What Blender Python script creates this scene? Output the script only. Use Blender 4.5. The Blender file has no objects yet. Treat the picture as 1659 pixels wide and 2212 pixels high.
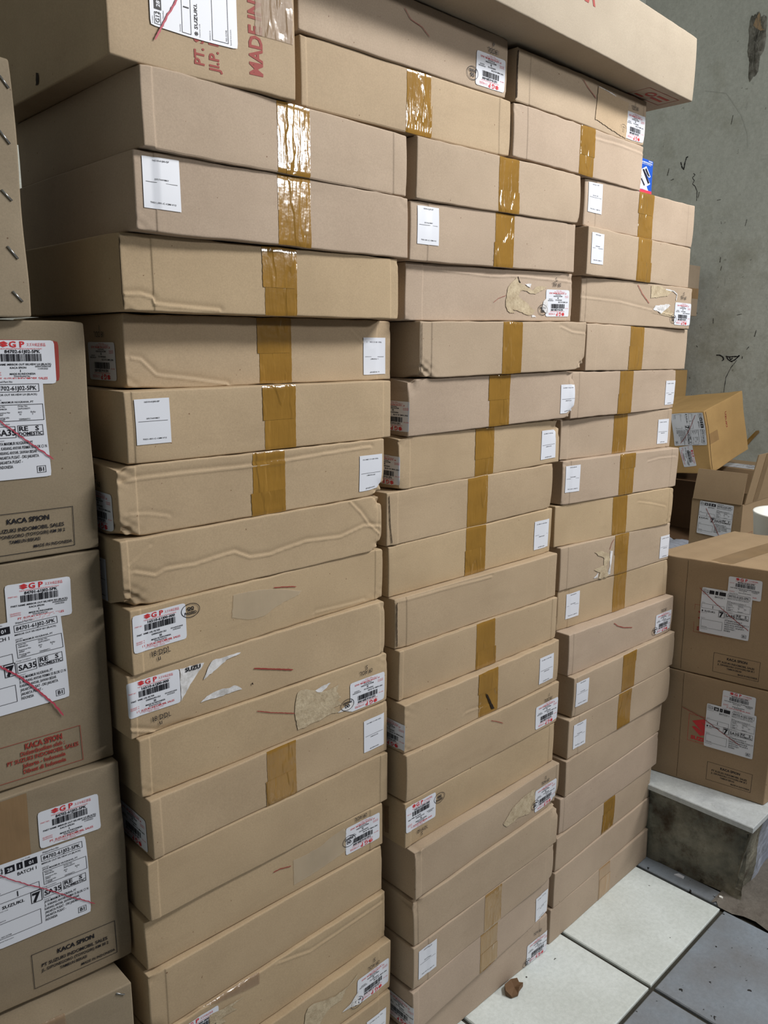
import bpy, bmesh, math, random
import numpy as np
from mathutils import Matrix, Vector
from mathutils.geometry import tessellate_polygon
scene = bpy.context.scene
C = scene.collection
random.seed(7)
# ---------------------------------------------------------------- camera
FPX = 1730.306; YAW, PITCH, ROLL = math.radians(44.0902), math.radians(-11.9831), math.radians(0.1816)
CAMPOS = Vector((0.0, -1.0337, 1.5334))
fw = Vector((math.sin(YAW)*math.cos(PITCH), math.cos(YAW)*math.cos(PITCH), math.sin(PITCH)))
rt = Vector((math.cos(YAW), -math.sin(YAW), 0)); up = rt.cross(fw)
rt2 = rt*math.cos(ROLL)+up*math.sin(ROLL); up2 = -rt*math.sin(ROLL)+up*math.cos(ROLL)
cd = bpy.data.cameras.new('camera'); cam = bpy.data.objects.new('camera', cd); C.objects.link(cam)
cd.sensor_fit = 'HORIZONTAL'; cd.sensor_width = 36.0; cd.lens = FPX/1659*36.0
cd.clip_start = 0.02
M = Matrix((rt2, up2, -fw)).transposed().to_4x4(); M.translation = CAMPOS
cam.matrix_world = M
scene.camera = cam
# ---------------------------------------------------------------- exposure, world, lamps
scene.view_settings.view_transform = 'Standard'; scene.view_settings.look = 'None'
scene.view_settings.gamma = 1; scene.view_settings.exposure = -0.15
try: scene.view_settings.use_curve_mapping = False
except Exception: pass
w = bpy.data.worlds.new('world'); scene.world = w; w.use_nodes = True
w.node_tree.nodes['Background'].inputs[0].default_value = (0.95, 0.98, 1.0, 1)
w.node_tree.nodes['Background'].inputs[1].default_value = 0.05
def lamp(name, loc, tgt, sx, sy, power, col=(1, 0.985, 0.96)):
    ld = bpy.data.lights.new(name, 'AREA'); ld.shape = 'RECTANGLE'; ld.size = sx; ld.size_y = sy
    ld.energy = power; ld.color = col
    o = bpy.data.objects.new(name, ld); C.objects.link(o); o.location = loc
    o.rotation_euler = (Vector(tgt)-Vector(loc)).to_track_quat('-Z', 'Y').to_euler()
    return o
lamp('ceiling_lamp', (2.3, -1.5, 3.2), (1.5, 0.0, 2.5), 1.3, 0.25, 86)
lamp('ceiling_lamp', (4.0, -4.3, 3.0), (1.0, 0.0, 2.6), 1.3, 0.3, 98)
# ---------------------------------------------------------------- helpers
def tag(o, label, cat, group=None):
    o['label'] = label; o['category'] = cat
    if group: o['group'] = group
    return o
def empty(name, loc, rz=0.0):
    o = bpy.data.objects.new(name, None); C.objects.link(o); o.location = loc; o.rotation_euler = (0, 0, rz)
    o.empty_display_size = 0.05
    return o
def mesh_obj(name, V, Fs, mats, mi=None, parent=None, smooth=False):
    me = bpy.data.meshes.new(name)
    me.from_pydata([tuple(map(float, v)) for v in V], [], [tuple(int(i) for i in f) for f in Fs])
    for m in (mats if isinstance(mats, (list, tuple)) else [mats]): me.materials.append(m)
    if mi is not None: me.polygons.foreach_set('material_index', np.array(mi, dtype=np.int32))
    if smooth: me.polygons.foreach_set('use_smooth', np.ones(len(Fs), dtype=bool))
    me.update()
    o = bpy.data.objects.new(name, me); C.objects.link(o)
    if parent: o.parent = parent
    return o
# ---------------------------------------------------------------- materials
def srgb(r, g, b):
    f = lambda c: (c/255/12.92) if c/255 <= 0.04045 else ((c/255+0.055)/1.055)**2.4
    return (f(r), f(g), f(b), 1)
def newmat(name):
    m = bpy.data.materials.new(name); m.use_nodes = True
    nt = m.node_tree; return m, nt, nt.nodes['Principled BSDF']
def flat(name, col, rough=0.6, spec=0.3, metal=0.0):
    m, nt, p = newmat(name); p.inputs['Base Color'].default_value = col; p.inputs['Roughness'].default_value = rough
    p.inputs['Specular IOR Level'].default_value = spec; p.inputs['Metallic'].default_value = metal
    return m
def N(nt, t, **kw):
    n = nt.nodes.new(t)
    for k, v in kw.items():
        if k in ('operation', 'blend_type', 'data_type', 'noise_dimensions', 'feature', 'distance'): setattr(n, k, v)
        else: n.inputs[k.replace('_', ' ')].default_value = v
    return n
def mixrgb(nt, fac, a, b, bt='MIX'):
    n = nt.nodes.new('ShaderNodeMix'); n.data_type = 'RGBA'; n.blend_type = bt
    for s, v in ((0, fac), (6, a), (7, b)):
        if hasattr(v, 'is_output') or isinstance(v, bpy.types.NodeSocket): nt.links.new(v, n.inputs[s])
        else: n.inputs[s].default_value = v
    return n.outputs[2]
def ramp(nt, src, p0, p1, c0=(0, 0, 0, 1), c1=(1, 1, 1, 1)):
    r = nt.nodes.new('ShaderNodeValToRGB'); nt.links.new(src, r.inputs[0])
    r.color_ramp.elements[0].position = p0; r.color_ramp.elements[1].position = p1
    r.color_ramp.elements[0].color = c0; r.color_ramp.elements[1].color = c1
    return r.outputs[0]
def noise(nt, scale, detail=3, rough=0.5, vec=None):
    n = nt.nodes.new('ShaderNodeTexNoise'); n.inputs['Scale'].default_value = scale
    n.inputs['Detail'].default_value = detail; n.inputs['Roughness'].default_value = rough
    if vec is not None: nt.links.new(vec, n.inputs['Vector'])
    return n.outputs[0]
def coords(nt, scale=(1, 1, 1), per_object=True):
    tc = nt.nodes.new('ShaderNodeTexCoord'); mp = nt.nodes.new('ShaderNodeMapping')
    nt.links.new(tc.outputs['Object'], mp.inputs[0]); mp.inputs['Scale'].default_value = scale
    if per_object:
        oi = nt.nodes.new('ShaderNodeObjectInfo'); cm = nt.nodes.new('ShaderNodeCombineXYZ')
        mu = N(nt, 'ShaderNodeMath', operation='MULTIPLY'); nt.links.new(oi.outputs['Random'], mu.inputs[0]); mu.inputs[1].default_value = 37.0
        nt.links.new(mu.outputs[0], cm.inputs[0]); nt.links.new(mu.outputs[0], cm.inputs[1]); nt.links.new(cm.outputs[0], mp.inputs[1])
    return mp.outputs[0]
def bump(nt, h, strength, dist, p):
    b = nt.nodes.new('ShaderNodeBump'); b.inputs['Strength'].default_value = strength; b.inputs['Distance'].default_value = dist
    nt.links.new(h, b.inputs['Height']); nt.links.new(b.outputs[0], p.inputs['Normal'])
    return b
def cardboard(name, base, alt, flute=True):
    m, nt, p = newmat(name); v = coords(nt)
    oi = nt.nodes.new('ShaderNodeObjectInfo')
    c = mixrgb(nt, oi.outputs['Random'], base, alt)
    big = ramp(nt, noise(nt, 5, 4, 0.6, v), 0.35, 0.68)
    dark = mixrgb(nt, 1.0, c, (0.88, 0.87, 0.86, 1), 'MULTIPLY')
    c = mixrgb(nt, big, c, dark)
    v2 = coords(nt, (0.25, 0.25, 1.6))
    sm = ramp(nt, noise(nt, 9, 5, 0.7, v2), 0.56, 0.76)
    sc = nt.nodes.new('ShaderNodeMath'); sc.operation = 'MULTIPLY'; sc.inputs[1].default_value = 0.30; nt.links.new(sm, sc.inputs[0])
    c = mixrgb(nt, sc.outputs[0], c, mixrgb(nt, 1.0, c, (0.70, 0.68, 0.66, 1), 'MULTIPLY'))
    fib = ramp(nt, noise(nt, 420, 3, 0.7, v), 0.30, 0.72, (0.90, 0.90, 0.90, 1), (1.07, 1.07, 1.07, 1))
    c = mixrgb(nt, 1.0, c, fib, 'MULTIPLY')
    spk = ramp(nt, noise(nt, 170, 1, 0.3, v), 0.17, 0.19, (0.5, 0.4, 0.35, 1), (1, 1, 1, 1))
    c = mixrgb(nt, 1.0, c, spk, 'MULTIPLY')
    nt.links.new(c, p.inputs['Base Color']); p.inputs['Roughness'].default_value = 0.72
    p.inputs['Specular IOR Level'].default_value = 0.22
    b1 = bump(nt, noise(nt, 900, 2, 0.6, v), 0.10, 0.0006, p)
    b2 = nt.nodes.new('ShaderNodeBump'); b2.inputs['Strength'].default_value = 0.14; b2.inputs['Distance'].default_value = 0.004
    nt.links.new(noise(nt, 22, 4, 0.55, v), b2.inputs['Height']); nt.links.new(b2.outputs[0], b1.inputs['Normal'])
    return m
KR = cardboard('kraft_cardboard', srgb(181, 162, 139), srgb(184, 165, 147))
KY = cardboard('yellowish_cardboard', srgb(186, 164, 133), srgb(182, 161, 134))
KM = cardboard('brown_cardboard', srgb(166, 142, 112), srgb(168, 144, 116))
KG = cardboard('greyish_cardboard', srgb(150, 136, 114), srgb(152, 138, 117))
KL = cardboard('light_cardboard', srgb(166, 154, 137), srgb(166, 154, 137))
KO = cardboard('orange_brown_cardboard', srgb(196, 160, 106), srgb(194, 158, 106))
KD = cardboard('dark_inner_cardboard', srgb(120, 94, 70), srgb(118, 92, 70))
def tapemat(name, col, rough, alpha=1.0, bs=0.35):
    m, nt, p = newmat(name); v = coords(nt)
    n = ramp(nt, noise(nt, 14, 3, 0.5, v), 0.3, 0.7, (0.86, 0.86, 0.86, 1), (1.1, 1.1, 1.1, 1))
    c = mixrgb(nt, 1.0, col, n, 'MULTIPLY'); nt.links.new(c, p.inputs['Base Color'])
    p.inputs['Roughness'].default_value = rough; p.inputs['Specular IOR Level'].default_value = 0.6
    p.inputs['Coat Weight'].default_value = 0.5; p.inputs['Coat Roughness'].default_value = 0.08
    v2 = coords(nt, (1.0, 1.0, 0.14))
    b = bump(nt, noise(nt, 85, 3, 0.55, v2), bs*.8, 0.004, p)
    b2 = nt.nodes.new('ShaderNodeBump'); b2.inputs['Strength'].default_value = bs*.6; b2.inputs['Distance'].default_value = 0.002
    nt.links.new(noise(nt, 70, 2, 0.5, v), b2.inputs['Height']); nt.links.new(b2.outputs[0], b.inputs['Normal'])
    b3 = nt.nodes.new('ShaderNodeBump'); b3.inputs['Strength'].default_value = (0.55 if bs > .3 else 0.0); b3.inputs['Distance'].default_value = 0.0016
    v3 = coords(nt, (1.0, 1.0, 0.30)); nt.links.new(ramp(nt, noise(nt, 38, 2, 0.4, v3), 0.56, 0.62), b3.inputs['Height']); nt.links.new(b3.outputs[0], b2.inputs['Normal'])
    for bb in (b,):
        nt.links.new(bb.outputs[0], p.inputs['Coat Normal'])
    if alpha < 1: p.inputs['Alpha'].default_value = alpha
    return m
TB = tapemat('brown_packing_tape', srgb(150, 113, 50), 0.15)
TF = tapemat('faded_tape', srgb(165, 130, 88), 0.35)
TC = tapemat('clear_packing_tape', srgb(160, 132, 104), 0.25, 0.55)
TP = tapemat('brown_paper_tape', srgb(140, 112, 78), 0.4, 1.0, 0.15)
WL = flat('white_label_paper', srgb(222, 226, 236), 0.35, 0.5)
WS, nt, p = newmat('torn_white_paper')
v = coords(nt); c = ramp(nt, noise(nt, 45, 4, 0.7, v), 0.3, 0.6, srgb(170, 168, 165), srgb(232, 232, 235)); nt.links.new(c, p.inputs['Base Color'])
TORN, nt, p = newmat('torn_cardboard_ply')
v = coords(nt); c = ramp(nt, noise(nt, 60, 5, 0.8, v), 0.3, 0.7, srgb(160, 142, 115), srgb(205, 190, 162)); nt.links.new(c, p.inputs['Base Color']); p.inputs['Roughness'].default_value = 0.9
bump(nt, noise(nt, 160, 4, 0.7, v), 0.6, 0.002, p)
RES = tapemat('glue_residue', srgb(206, 192, 168), 0.4, 0.42, 0.2)
PATCH = cardboard('patch_cardboard', srgb(184, 162, 134), srgb(184, 162, 134))
INK = flat('black_ink', (0.012, 0.012, 0.018, 1), 0.5)
REDI = flat('red_ink', srgb(205, 55, 60), 0.5)
REDS = flat('dark_red_stamp_ink', srgb(150, 58, 50), 0.6)
REDM = flat('red_marker_ink', srgb(150, 62, 56), 0.6)
PINKM = flat('pink_marker_ink', srgb(184, 74, 92), 0.5)
CUT = flat('raw_cardboard_edge', srgb(58, 46, 34), 0.9)
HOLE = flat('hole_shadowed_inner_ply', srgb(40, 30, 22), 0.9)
METAL = flat('staple_steel', srgb(170, 170, 170), 0.3, 0.5, 0.9)
# ---------------------------------------------------------------- text
_tc = {}
def text_mesh(s, bold=0.0):
    k = (s, bold)
    if k in _tc: return _tc[k]
    cu = bpy.data.curves.new('t', 'FONT'); cu.body = s; cu.size = 1.0; cu.resolution_u = 2; cu.offset = bold
    cu.align_x = 'LEFT'
    o = bpy.data.objects.new('t', cu); C.objects.link(o)
    dg = bpy.context.evaluated_depsgraph_get(); dg.update()
    me = bpy.data.meshes.new_from_object(o.evaluated_get(dg))
    n = len(me.vertices); co = np.zeros(n*3, dtype=np.float64)
    if n: me.vertices.foreach_get('co', co)
    co = co.reshape(-1, 3)[:, :2]; F = [tuple(pp.vertices) for pp in me.polygons]
    bpy.data.objects.remove(o); bpy.data.meshes.remove(me); bpy.data.curves.remove(cu)
    if n == 0: co = np.zeros((0, 2)); wd = 0
    else:
        co = co.copy(); co[:, 0] -= co[:, 0].min(); wd = co[:, 0].max()
    _tc[k] = (co, F, wd); return _tc[k]
class Print:
    """flat print: vertices in metres, y up"""
    def __init__(s): s.V = []; s.F = []; s.M = []; s.n = 0
    def add(s, V, F, m):
        s.V.append(np.asarray(V, float)); s.F += [tuple(i+s.n for i in f) for f in F]; s.M += [m]*len(F); s.n += len(V)
    def text(s, x, y, t, h, m=0, bold=0.0, width=None, align='l'):
        co, F, wd = text_mesh(t, bold)
        if not len(co): return
        k = h/0.70; kx = k
        if width: kx = width/wd
        W = wd*kx; x0 = x if align == 'l' else (x-W/2 if align == 'c' else x-W)
        s.add(np.stack([co[:, 0]*kx+x0, co[:, 1]*k+y], 1), F, m)
    def rect(s, x0, y0, x1, y1, m=0): s.add([(x0, y0), (x1, y0), (x1, y1), (x0, y1)], [(0, 1, 2, 3)], m)
    def frame(s, x0, y0, x1, y1, t=0.0006, m=0):
        s.rect(x0, y0, x1, y0+t, m); s.rect(x0, y1-t, x1, y1, m); s.rect(x0, y0+t, x0+t, y1-t, m); s.rect(x1-t, y0+t, x1, y1-t, m)
    def poly(s, pts, m=0):
        tri = tessellate_polygon([[Vector((a, b, 0)) for a, b in pts]])
        F = []
        for t in tri:
            (x0, y0), (x1, y1), (x2, y2) = [pts[i] for i in t]
            F.append(tuple(t) if (x1-x0)*(y2-y0)-(x2-x0)*(y1-y0) > 0 else tuple(reversed(t)))
        s.add(pts, F, m)
    def barcode(s, x0, x1, y0, y1, seed, m=0):
        r = random.Random(seed); x = x0; u = 0.00042
        while x < x1:
            wd = u*r.choice([1, 1, 2, 3]); s.rect(x, y0, min(x+wd, x1), y1, m); x += wd+u*r.choice([1, 1, 2])
    def ring(s, cx, cy, rx, ry, t, m=0, n=40):
        V = []; F = []
        for i in range(n):
            a = 2*math.pi*i/n; V += [(cx+math.cos(a)*rx, cy+math.sin(a)*ry), (cx+math.cos(a)*(rx-t), cy+math.sin(a)*(ry-t))]
        for i in range(n):
            j = (i+1) % n; F.append((2*i, 2*j, 2*j+1, 2*i+1))
        s.add(V, F, m)
    def arr(s): return np.concatenate(s.V) if s.V else np.zeros((0, 2))
SP = [(.57, 1), (.80, .79), (1, .59), (.86, .535), (.72, .60), (.38, .85), (1, .26), (.43, 0), (.20, .21), (0, .41), (.14, .465), (.28, .40), (.62, .15), (0, .74)]
def s_logo(P, x, y, w, h, m): P.poly([(x+a*w, y+b*h) for a, b in SP], m)
# label designs; origin at label centre
def sgp_print(part, name, qty, num, mirror=False, seed=1):
    P = Print(); w, h = 0.0885, 0.0575; X = lambda f: -w/2+f*w; Y = lambda f: h/2-f*h
    s_logo(P, X(.21), Y(.155), .0115, .0078, 1)
    P.text(X(.35), Y(.155), 'G P', .0075, 1, .03, width=.0195)
    P.text(X(.60), Y(.13), 'スズキ純正部品', .0034, 1, 0, width=.0240)
    P.text(X(.21), Y(.205), "SUZUKI GENUINE PARTS/PIECES D'ORIGINE DE SUZUKI", .0018, 1, 0, width=.0535)
    P.text(X(.28), Y(.285), part, .0040, 0, .025, width=.045)
    P.barcode(X(.22), X(.80), Y(.475), Y(.305), seed)
    P.text(X(.04), Y(.33), 'PART NO.', .0020, 1)
    P.text(X(.07), Y(.565), 'PART NAME :'+name[0], .0025, 0, .02)
    P.text(X(.34), Y(.64), name[1], .0025, 0, .02)
    P.text(X(.70), Y(.615), num[0], .0023, 0, .01); P.text(X(.74), Y(.665), num[1], .0021, 0, .01)
    P.text(X(.48), Y(.72), qty, .0031, 0, .03)
    P.text(X(.05), Y(.745), 'QUANTITY', .0020, 1); P.text(X(.05), Y(.79), '(QUANTITE)', .0018, 1)
    P.text(X(.33), Y(.78), 'MADE IN INDONESIA', .0024, 0, .02); P.text(X(.39), Y(.83), 'Distributed by:', .0024, 0, .01)
    P.text(X(.16), Y(.895), 'PT. SUZUKI INDOMOBIL SALES', .0031, 1, .01, width=.063)
    P.text(X(.22), Y(.935), 'Jl. P. Diponegoro Km. 38,2 Jl. P. Tambun', .0017, 1); P.text(X(.38), Y(.972), 'Bekasi - Indonesia', .0017, 1)
    return P
def qr_print():
    P = Print()
    P.text(0, .0275, '16510-61J00-ISP', .0022, 0, .01, width=.024, align='c')
    P.rect(-.0235, .0002, .0235, .0007); P.text(0, .0035, '25FLTAA9VMKY', .0019, 0, .01, width=.021, align='c')
    P.text(.001, -.0262, 'T021-001-C-12M-V12', .0020, 0, .01, width=.038, align='c')
    return P
def ship_print(part, side, seed=3):
    P = Print(); w, h = .134, .133; X = lambda f: -w/2+f*w; Y = lambda f: h/2-f*h
    P.frame(X(.02), Y(.115), X(.125), Y(.045)); P.text(X(.035), Y(.10), 'G12', .0055, 0, .01)
    for a, b, t in ((.15, .25, '28'), (.27, .33, '1'), (.35, .48, '01')):
        P.rect(X(a), Y(.125), X(b), Y(.045)); P.text(X((a+b)/2), Y(.108), t, .0052, 2, .02, align='c')
    P.text(X(.02), Y(.03), 'Location', .0017); P.text(X(.32), Y(.03), 'Loc Code', .0022); P.text(X(.02), Y(.15), 'Picking Number', .002)
    P.text(X(.27), Y(.19), 'BATCH 1', .0050, 0, .01, width=.026)
    P.text(X(.54), Y(.035), 'Shipped Part No', .0024, 0, .01)
    P.frame(X(.52), Y(.13), X(.96), Y(.05)); P.text(X(.54), Y(.112), part, .0056, 0, .012, width=.053)
    P.text(X(.52), Y(.165), 'MIRROR OUT RR.VIEW %s (BLACK)' % side, .0025, 0, .01)
    P.text(X(.52), Y(.215), '6041401', .0020); P.text(X(.52), Y(.24), 'JAYA MAKMUR NUGRAHA, PT', .0026, 0, .01)
    P.frame(X(.52), Y(.42), X(.985), Y(.255))
    for fx, fy, t in ((.54, .28, 'Sales No'), (.74, .28, 'Order No'), (.54, .305, '046046/26'), (.74, .305, '26/PO/00571'), (.54, .34, 'Sequence No'), (.74, .34, 'B/O'), (.86, .34, 'Bulky'), (.54, .362, '00067'), (.75, .362, 'N'), (.87, .362, 'Y'), (.54, .39, 'Printing Info'), (.54, .41, '1-20687'), (.74, .41, '2204266711')):
        P.text(X(fx), Y(fy), t, .0021, 0, .01)
    P.text(X(.02), Y(.335), 'Quantity', .0018); P.frame(X(.02), Y(.455), X(.475), Y(.35)); P.text(X(.25), Y(.435), '1', .0085, 0, .01, align='c')
    s_logo(P, X(.025), Y(.535), .0055, .0058, 0); P.text(X(.085), Y(.53), 'SUZUKI.', .0048, 0, .02, width=.030)
    P.text(X(.02), Y(.56), 'Customer code', .0018)
    P.frame(X(.375), Y(.60), X(.49), Y(.455), .0009); P.text(X(.432), Y(.585), '7', .0140, 0, .05, align='c')
    P.text(X(.50), Y(.455), 'Cargo Location', .0022); P.frame(X(.50), Y(.585), X(.695), Y(.47)); P.text(X(.515), Y(.56), 'SA35', .0080, 0, .02, width=.024)
    P.frame(X(.715), Y(.575), X(.965), Y(.465)); P.text(X(.73), Y(.522), 'RE   S', .0062, 0, .02, width=.026); P.text(X(.725), Y(.567), 'DOMESTIC', .0045, 0, .02, width=.031)
    P.text(X(.50), Y(.615), 'Customer', .0018)
    for i, (t, wd) in enumerate((('JAYA MAKMUR NUGRAHA, PT', .046), ('JL. KARANG ANYAR PERMAI 55 BLOK C1 N', .064), ('KARANG ANYAR, SAWAH BESAR', .050), ('JAKARTA PUSAT - DKI JAKARTA', .052), ('JAKARTA PUSAT -', .030), ('INDONESIA', .017))):
        P.text(X(.505), Y(.655+i*.046), t, .0040, 0, .01, width=wd)
    P.frame(X(.03), Y(.89), X(.465), Y(.70)); P.text(X(.05), Y(.875), 'RES-5270B', .0022); P.text(X(.02), Y(.68), '90026521A', .0018)
    P.frame(X(.86), Y(.955), X(.95), Y(.885)); P.text(X(.905), Y(.94), 'B1', .0055, 0, .02, align='c')
    P.text(X(.02), Y(.925), 'Special Instruction', .0019)
    return P
def kaca_black():
    P = Print(); P.frame(-.0625, -.029, .0625, .029, .0008)
    P.text(.002, .0145, 'KACA SPION', .0068, 0, .03, width=.055, align='c')
    P.text(.000, .0025, 'PT SUZUKI INDOMOBIL SALES', .0052, 0, .02, width=.098, align='c')
    P.text(.000, -.0055, 'JL. DIPONEGORO (TOYOGIRI) KM 38 2', .0046, 0, .02, width=.100, align='c')
    P.text(-.004, -.0135, 'TAMBUN BEKASI', .0046, 0, .02, width=.040, align='c')
    P.text(.059, -.0235, 'MADE IN INDONESIA', .0043, 0, .02, width=.052, align='r')
    return P
def kaca_red():
    P = Print(); P.frame(-.065, -.0285, .065, .0285, .0008)
    P.text(.012, .0155, 'KACA SPION', .0085, 0, .04, width=.052, align='c')
    for i, (t, wd) in enumerate((('Didistribusikan oleh :', .062), ('PT SUZUKI INDOMOBIL SALES', .100), ('Jakarta - Indonesia', .060), ('Dibuat di Indonesia', .060))):
        P.text(.010, .0065-i*.0095, t, .0062, 0, .03, width=wd, align='c')
    return P
def logo_red():
    P = Print(); P.frame(-.040, -.042, .040, .042, .0008); s_logo(P, -.030, -.018, .060, .054, 0)
    P.text(0, -.034, 'SUZUKI', .0105, 0, .06, width=.062, align='c')
    return P
def qq_print():
    P = Print(); P.ring(0, 0, .0165, .0115, .0010); P.text(0, .0005, 'QQ', .0052, 0, .05, align='c'); P.text(0, -.0065, 'PASSED', .0045, 0, .03, align='c'); return P
# ---------------------------------------------------------------- cartons
class Box:
    def __init__(s, W, D, zb, zt, g=(0, 1), r=.0028, amp=.0005, crush=.002, seed=0, step=.009, creases=()):
        s.W, s.D, s.zb, s.zt, s.g, s.r = W, D, zb, zt, g, r
        s.H = (zt[0]+zt[1]-zb[0]-zb[1])/2; s.step = step
        R = np.random.RandomState(seed); s.ph = R.rand(9, 3)*6.28; s.fr = (R.rand(9, 3)-.5)*np.array([60, 40, 90]); s.am = (R.rand(9, 3)-.5)*2*amp
        s.cr = []
        for cx in (0, W):
            for cz in (0, s.H):
                if R.rand() < .75: s.cr.append((np.array([cx, 0, cz]), crush*(.3+R.rand()), .012+.018*R.rand(), R.rand()*6))
        s.ew = R.rand(8)*6.28; s.ef = 12+R.rand(8)*70; s.ea = R.rand(8)*.0006
        s.vs = [R.choice([.012, .018, .03, .045]), W-R.choice([.012, .02, .035])] if amp < .0006 and W > .4 else []; s.va = [(-1 if R.rand() < .5 else 1)*.0006*(R.rand() < .8) for _ in s.vs]
        s.creases = [(a, np.array(pl)) for a, pl in creases]
    def crease(s, x, z):
        h = np.zeros(len(x))
        for a, pl in s.creases:
            P = np.stack([x, z], 1)
            best = np.full(len(x), 9.); sg = np.zeros(len(x))
            for i in range(len(pl)-1):
                A, B = pl[i], pl[i+1]; d = B-A; L2 = max((d@d), 1e-9); t = np.clip(((P-A)@d)/L2, 0, 1)
                q = P-(A+t[:, None]*d); ds = np.hypot(q[:, 0], q[:, 1]); cr = d[0]*q[:, 1]-d[1]*q[:, 0]
                m = ds < best; best = np.where(m, ds, best); sg = np.where(m, np.sign(cr), sg)
            h += a*np.exp(-(best/.0017)**2)-a*.7*np.exp(-((best-.0035)/.0045)**2)*(sg > 0)
        return h
    def warp(s, P0, off=0.0):
        P0 = np.asarray(P0, float); dim = np.array([s.W, s.D, s.H]); r = s.r
        q = np.clip(P0, r, dim-r); d = P0-q; L = np.linalg.norm(d, axis=1, keepdims=True)
        L = np.where(L < 1e-9, 1, L); n = d/L; P = q+(r+off)*n*(np.linalg.norm(d, axis=1, keepdims=True) > 1e-9)
        e = np.zeros_like(P)
        for k in range(9): e += np.sin((P0@s.fr[k])[:, None]+s.ph[k][None, :])*s.am[k][None, :]*.6
        for v0, va in zip(s.vs, s.va): e[:, 1] += va*np.tanh((P0[:, 0]-v0)/.0009)*(n[:, 1] < -.5)
        # wavy top and bottom edges
        x = P0[:, 0]
        wv = sum(s.ea[k]*np.sin(s.ef[k]*x+s.ew[k]) for k in range(8))
        zt = np.exp(-((s.H-P0[:, 2])/.02)**2); zbm = np.exp(-(P0[:, 2]/.02)**2)
        e[:, 2] += -np.abs(wv)*.8*zt+np.abs(wv)*.5*zbm
        e[:, 1] += .0009*np.sin(x*9+s.ew[0])*np.sin(P0[:, 2]/s.H*math.pi)*n[:, 1]
        for c, a, rad, ph in s.cr:
            dd = np.linalg.norm(P0-c, axis=1); f = np.exp(-(dd/rad)**2)
            ctr = dim/2-c; ctr[0] = np.sign(ctr[0])*.6; ctr[1] = 1; ctr[2] = np.sign(ctr[2])*.8
            e += (f*a*(1+.45*np.sin(P0[:, 0]*230+ph)*np.sin(P0[:, 2]*340+P0[:, 1]*260+ph*2)))[:, None]*ctr[None, :]
        if s.creases:
            fr = (n[:, 1] < -.5); h = s.crease(P0[:, 0], P0[:, 2]); e[:, 1] -= h*fr
        P = P+e
        fx = P[:, 0]/s.W; zb = s.zb[0]+(s.zb[1]-s.zb[0])*fx; zt_ = s.zt[0]+(s.zt[1]-s.zt[0])*fx
        Z = zb+P[:, 2]/s.H*(zt_-zb)
        return np.stack([P[:, 0]+P[:, 1]*s.g[0], P[:, 1]*s.g[1], Z], 1)
    def face(s, f, S, T, off):
        S = np.asarray(S, float); T = np.asarray(T, float); z = np.zeros_like(S)
        if f == 'front': P = np.stack([S, z, T], 1)
        elif f == 'left': P = np.stack([z, s.D-S, T], 1)
        elif f == 'right': P = np.stack([z+s.W, S, T], 1)
        elif f == 'top': P = np.stack([S, T, z+s.H], 1)
        elif f == 'bottom': P = np.stack([S, s.D-T, z], 1)
        return s.warp(P, off)
    def body(s, mat, parent, name='body'):
        r = s.r
        def samp(L, st):
            n = max(2, int((L-2*r)/st)); return np.unique(np.round(np.concatenate([[0, r*.35, r*.75], np.linspace(r, L-r, n), [L-r*.75, L-r*.35, L]]), 6))
        X, Yv, Zv = samp(s.W, s.step), samp(s.D, .035), samp(s.H, s.step)
        for v0 in s.vs: X = np.unique(np.round(np.concatenate([X, v0+np.array([-.003, -.0012, -.0005, .0005, .0012, .003])]), 6))
        idx = {}; V = []; F = []
        def vid(i, j, k):
            key = (i, j, k)
            if key not in idx: idx[key] = len(V); V.append((X[i], Yv[j], Zv[k]))
            return idx[key]
        nx, ny, nz = len(X)-1, len(Yv)-1, len(Zv)-1
        for i in range(nx):
            for k in range(nz):
                F.append((vid(i, 0, k), vid(i+1, 0, k), vid(i+1, 0, k+1), vid(i, 0, k+1)))
                F.append((vid(i, ny, k), vid(i, ny, k+1), vid(i+1, ny, k+1), vid(i+1, ny, k)))
            for j in range(ny):
                F.append((vid(i, j, nz), vid(i+1, j, nz), vid(i+1, j+1, nz), vid(i, j+1, nz)))
                F.append((vid(i, j, 0), vid(i, j+1, 0), vid(i+1, j+1, 0), vid(i+1, j, 0)))
        for j in range(ny):
            for k in range(nz):
                F.append((vid(0, j, k), vid(0, j, k+1), vid(0, j+1, k+1), vid(0, j+1, k)))
                F.append((vid(nx, j, k), vid(nx, j+1, k), vid(nx, j+1, k+1), vid(nx, j, k+1)))
        return mesh_obj(name, s.warp(np.array(V)), F, mat, None, parent, True)
    # decals --------------------------------------------------------
    def grid(s, name, f, s0, s1, t0, t1, off, mat, parent, st=.006, rot=0.0, jag=0.0, round_=0.0):
        n = max(2, int((s1-s0)/st)); m = max(2, int((t1-t0)/st)); cx, cy = (s0+s1)/2, (t0+t1)/2
        g = np.linspace(s0, s1, n+1); h = np.linspace(t0, t1, m+1); S, T = np.meshgrid(g, h); S = S.ravel(); T = T.ravel()
        if round_:
            hw, hh = (s1-s0)/2, (t1-t0)/2; dx, dy = S-cx, T-cy
            ax, ay = np.abs(dx), np.abs(dy); ox, oy = ax-(hw-round_), ay-(hh-round_)
            mk = (ox > 0) & (oy > 0); L = np.hypot(ox, oy); mk2 = mk & (L > round_)
            k = np.where(mk2, round_/np.maximum(L, 1e-9), 1)
            S = np.where(mk2, cx+np.sign(dx)*(hw-round_+ox*k), S); T = np.where(mk2, cy+np.sign(dy)*(hh-round_+oy*k), T)
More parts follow.
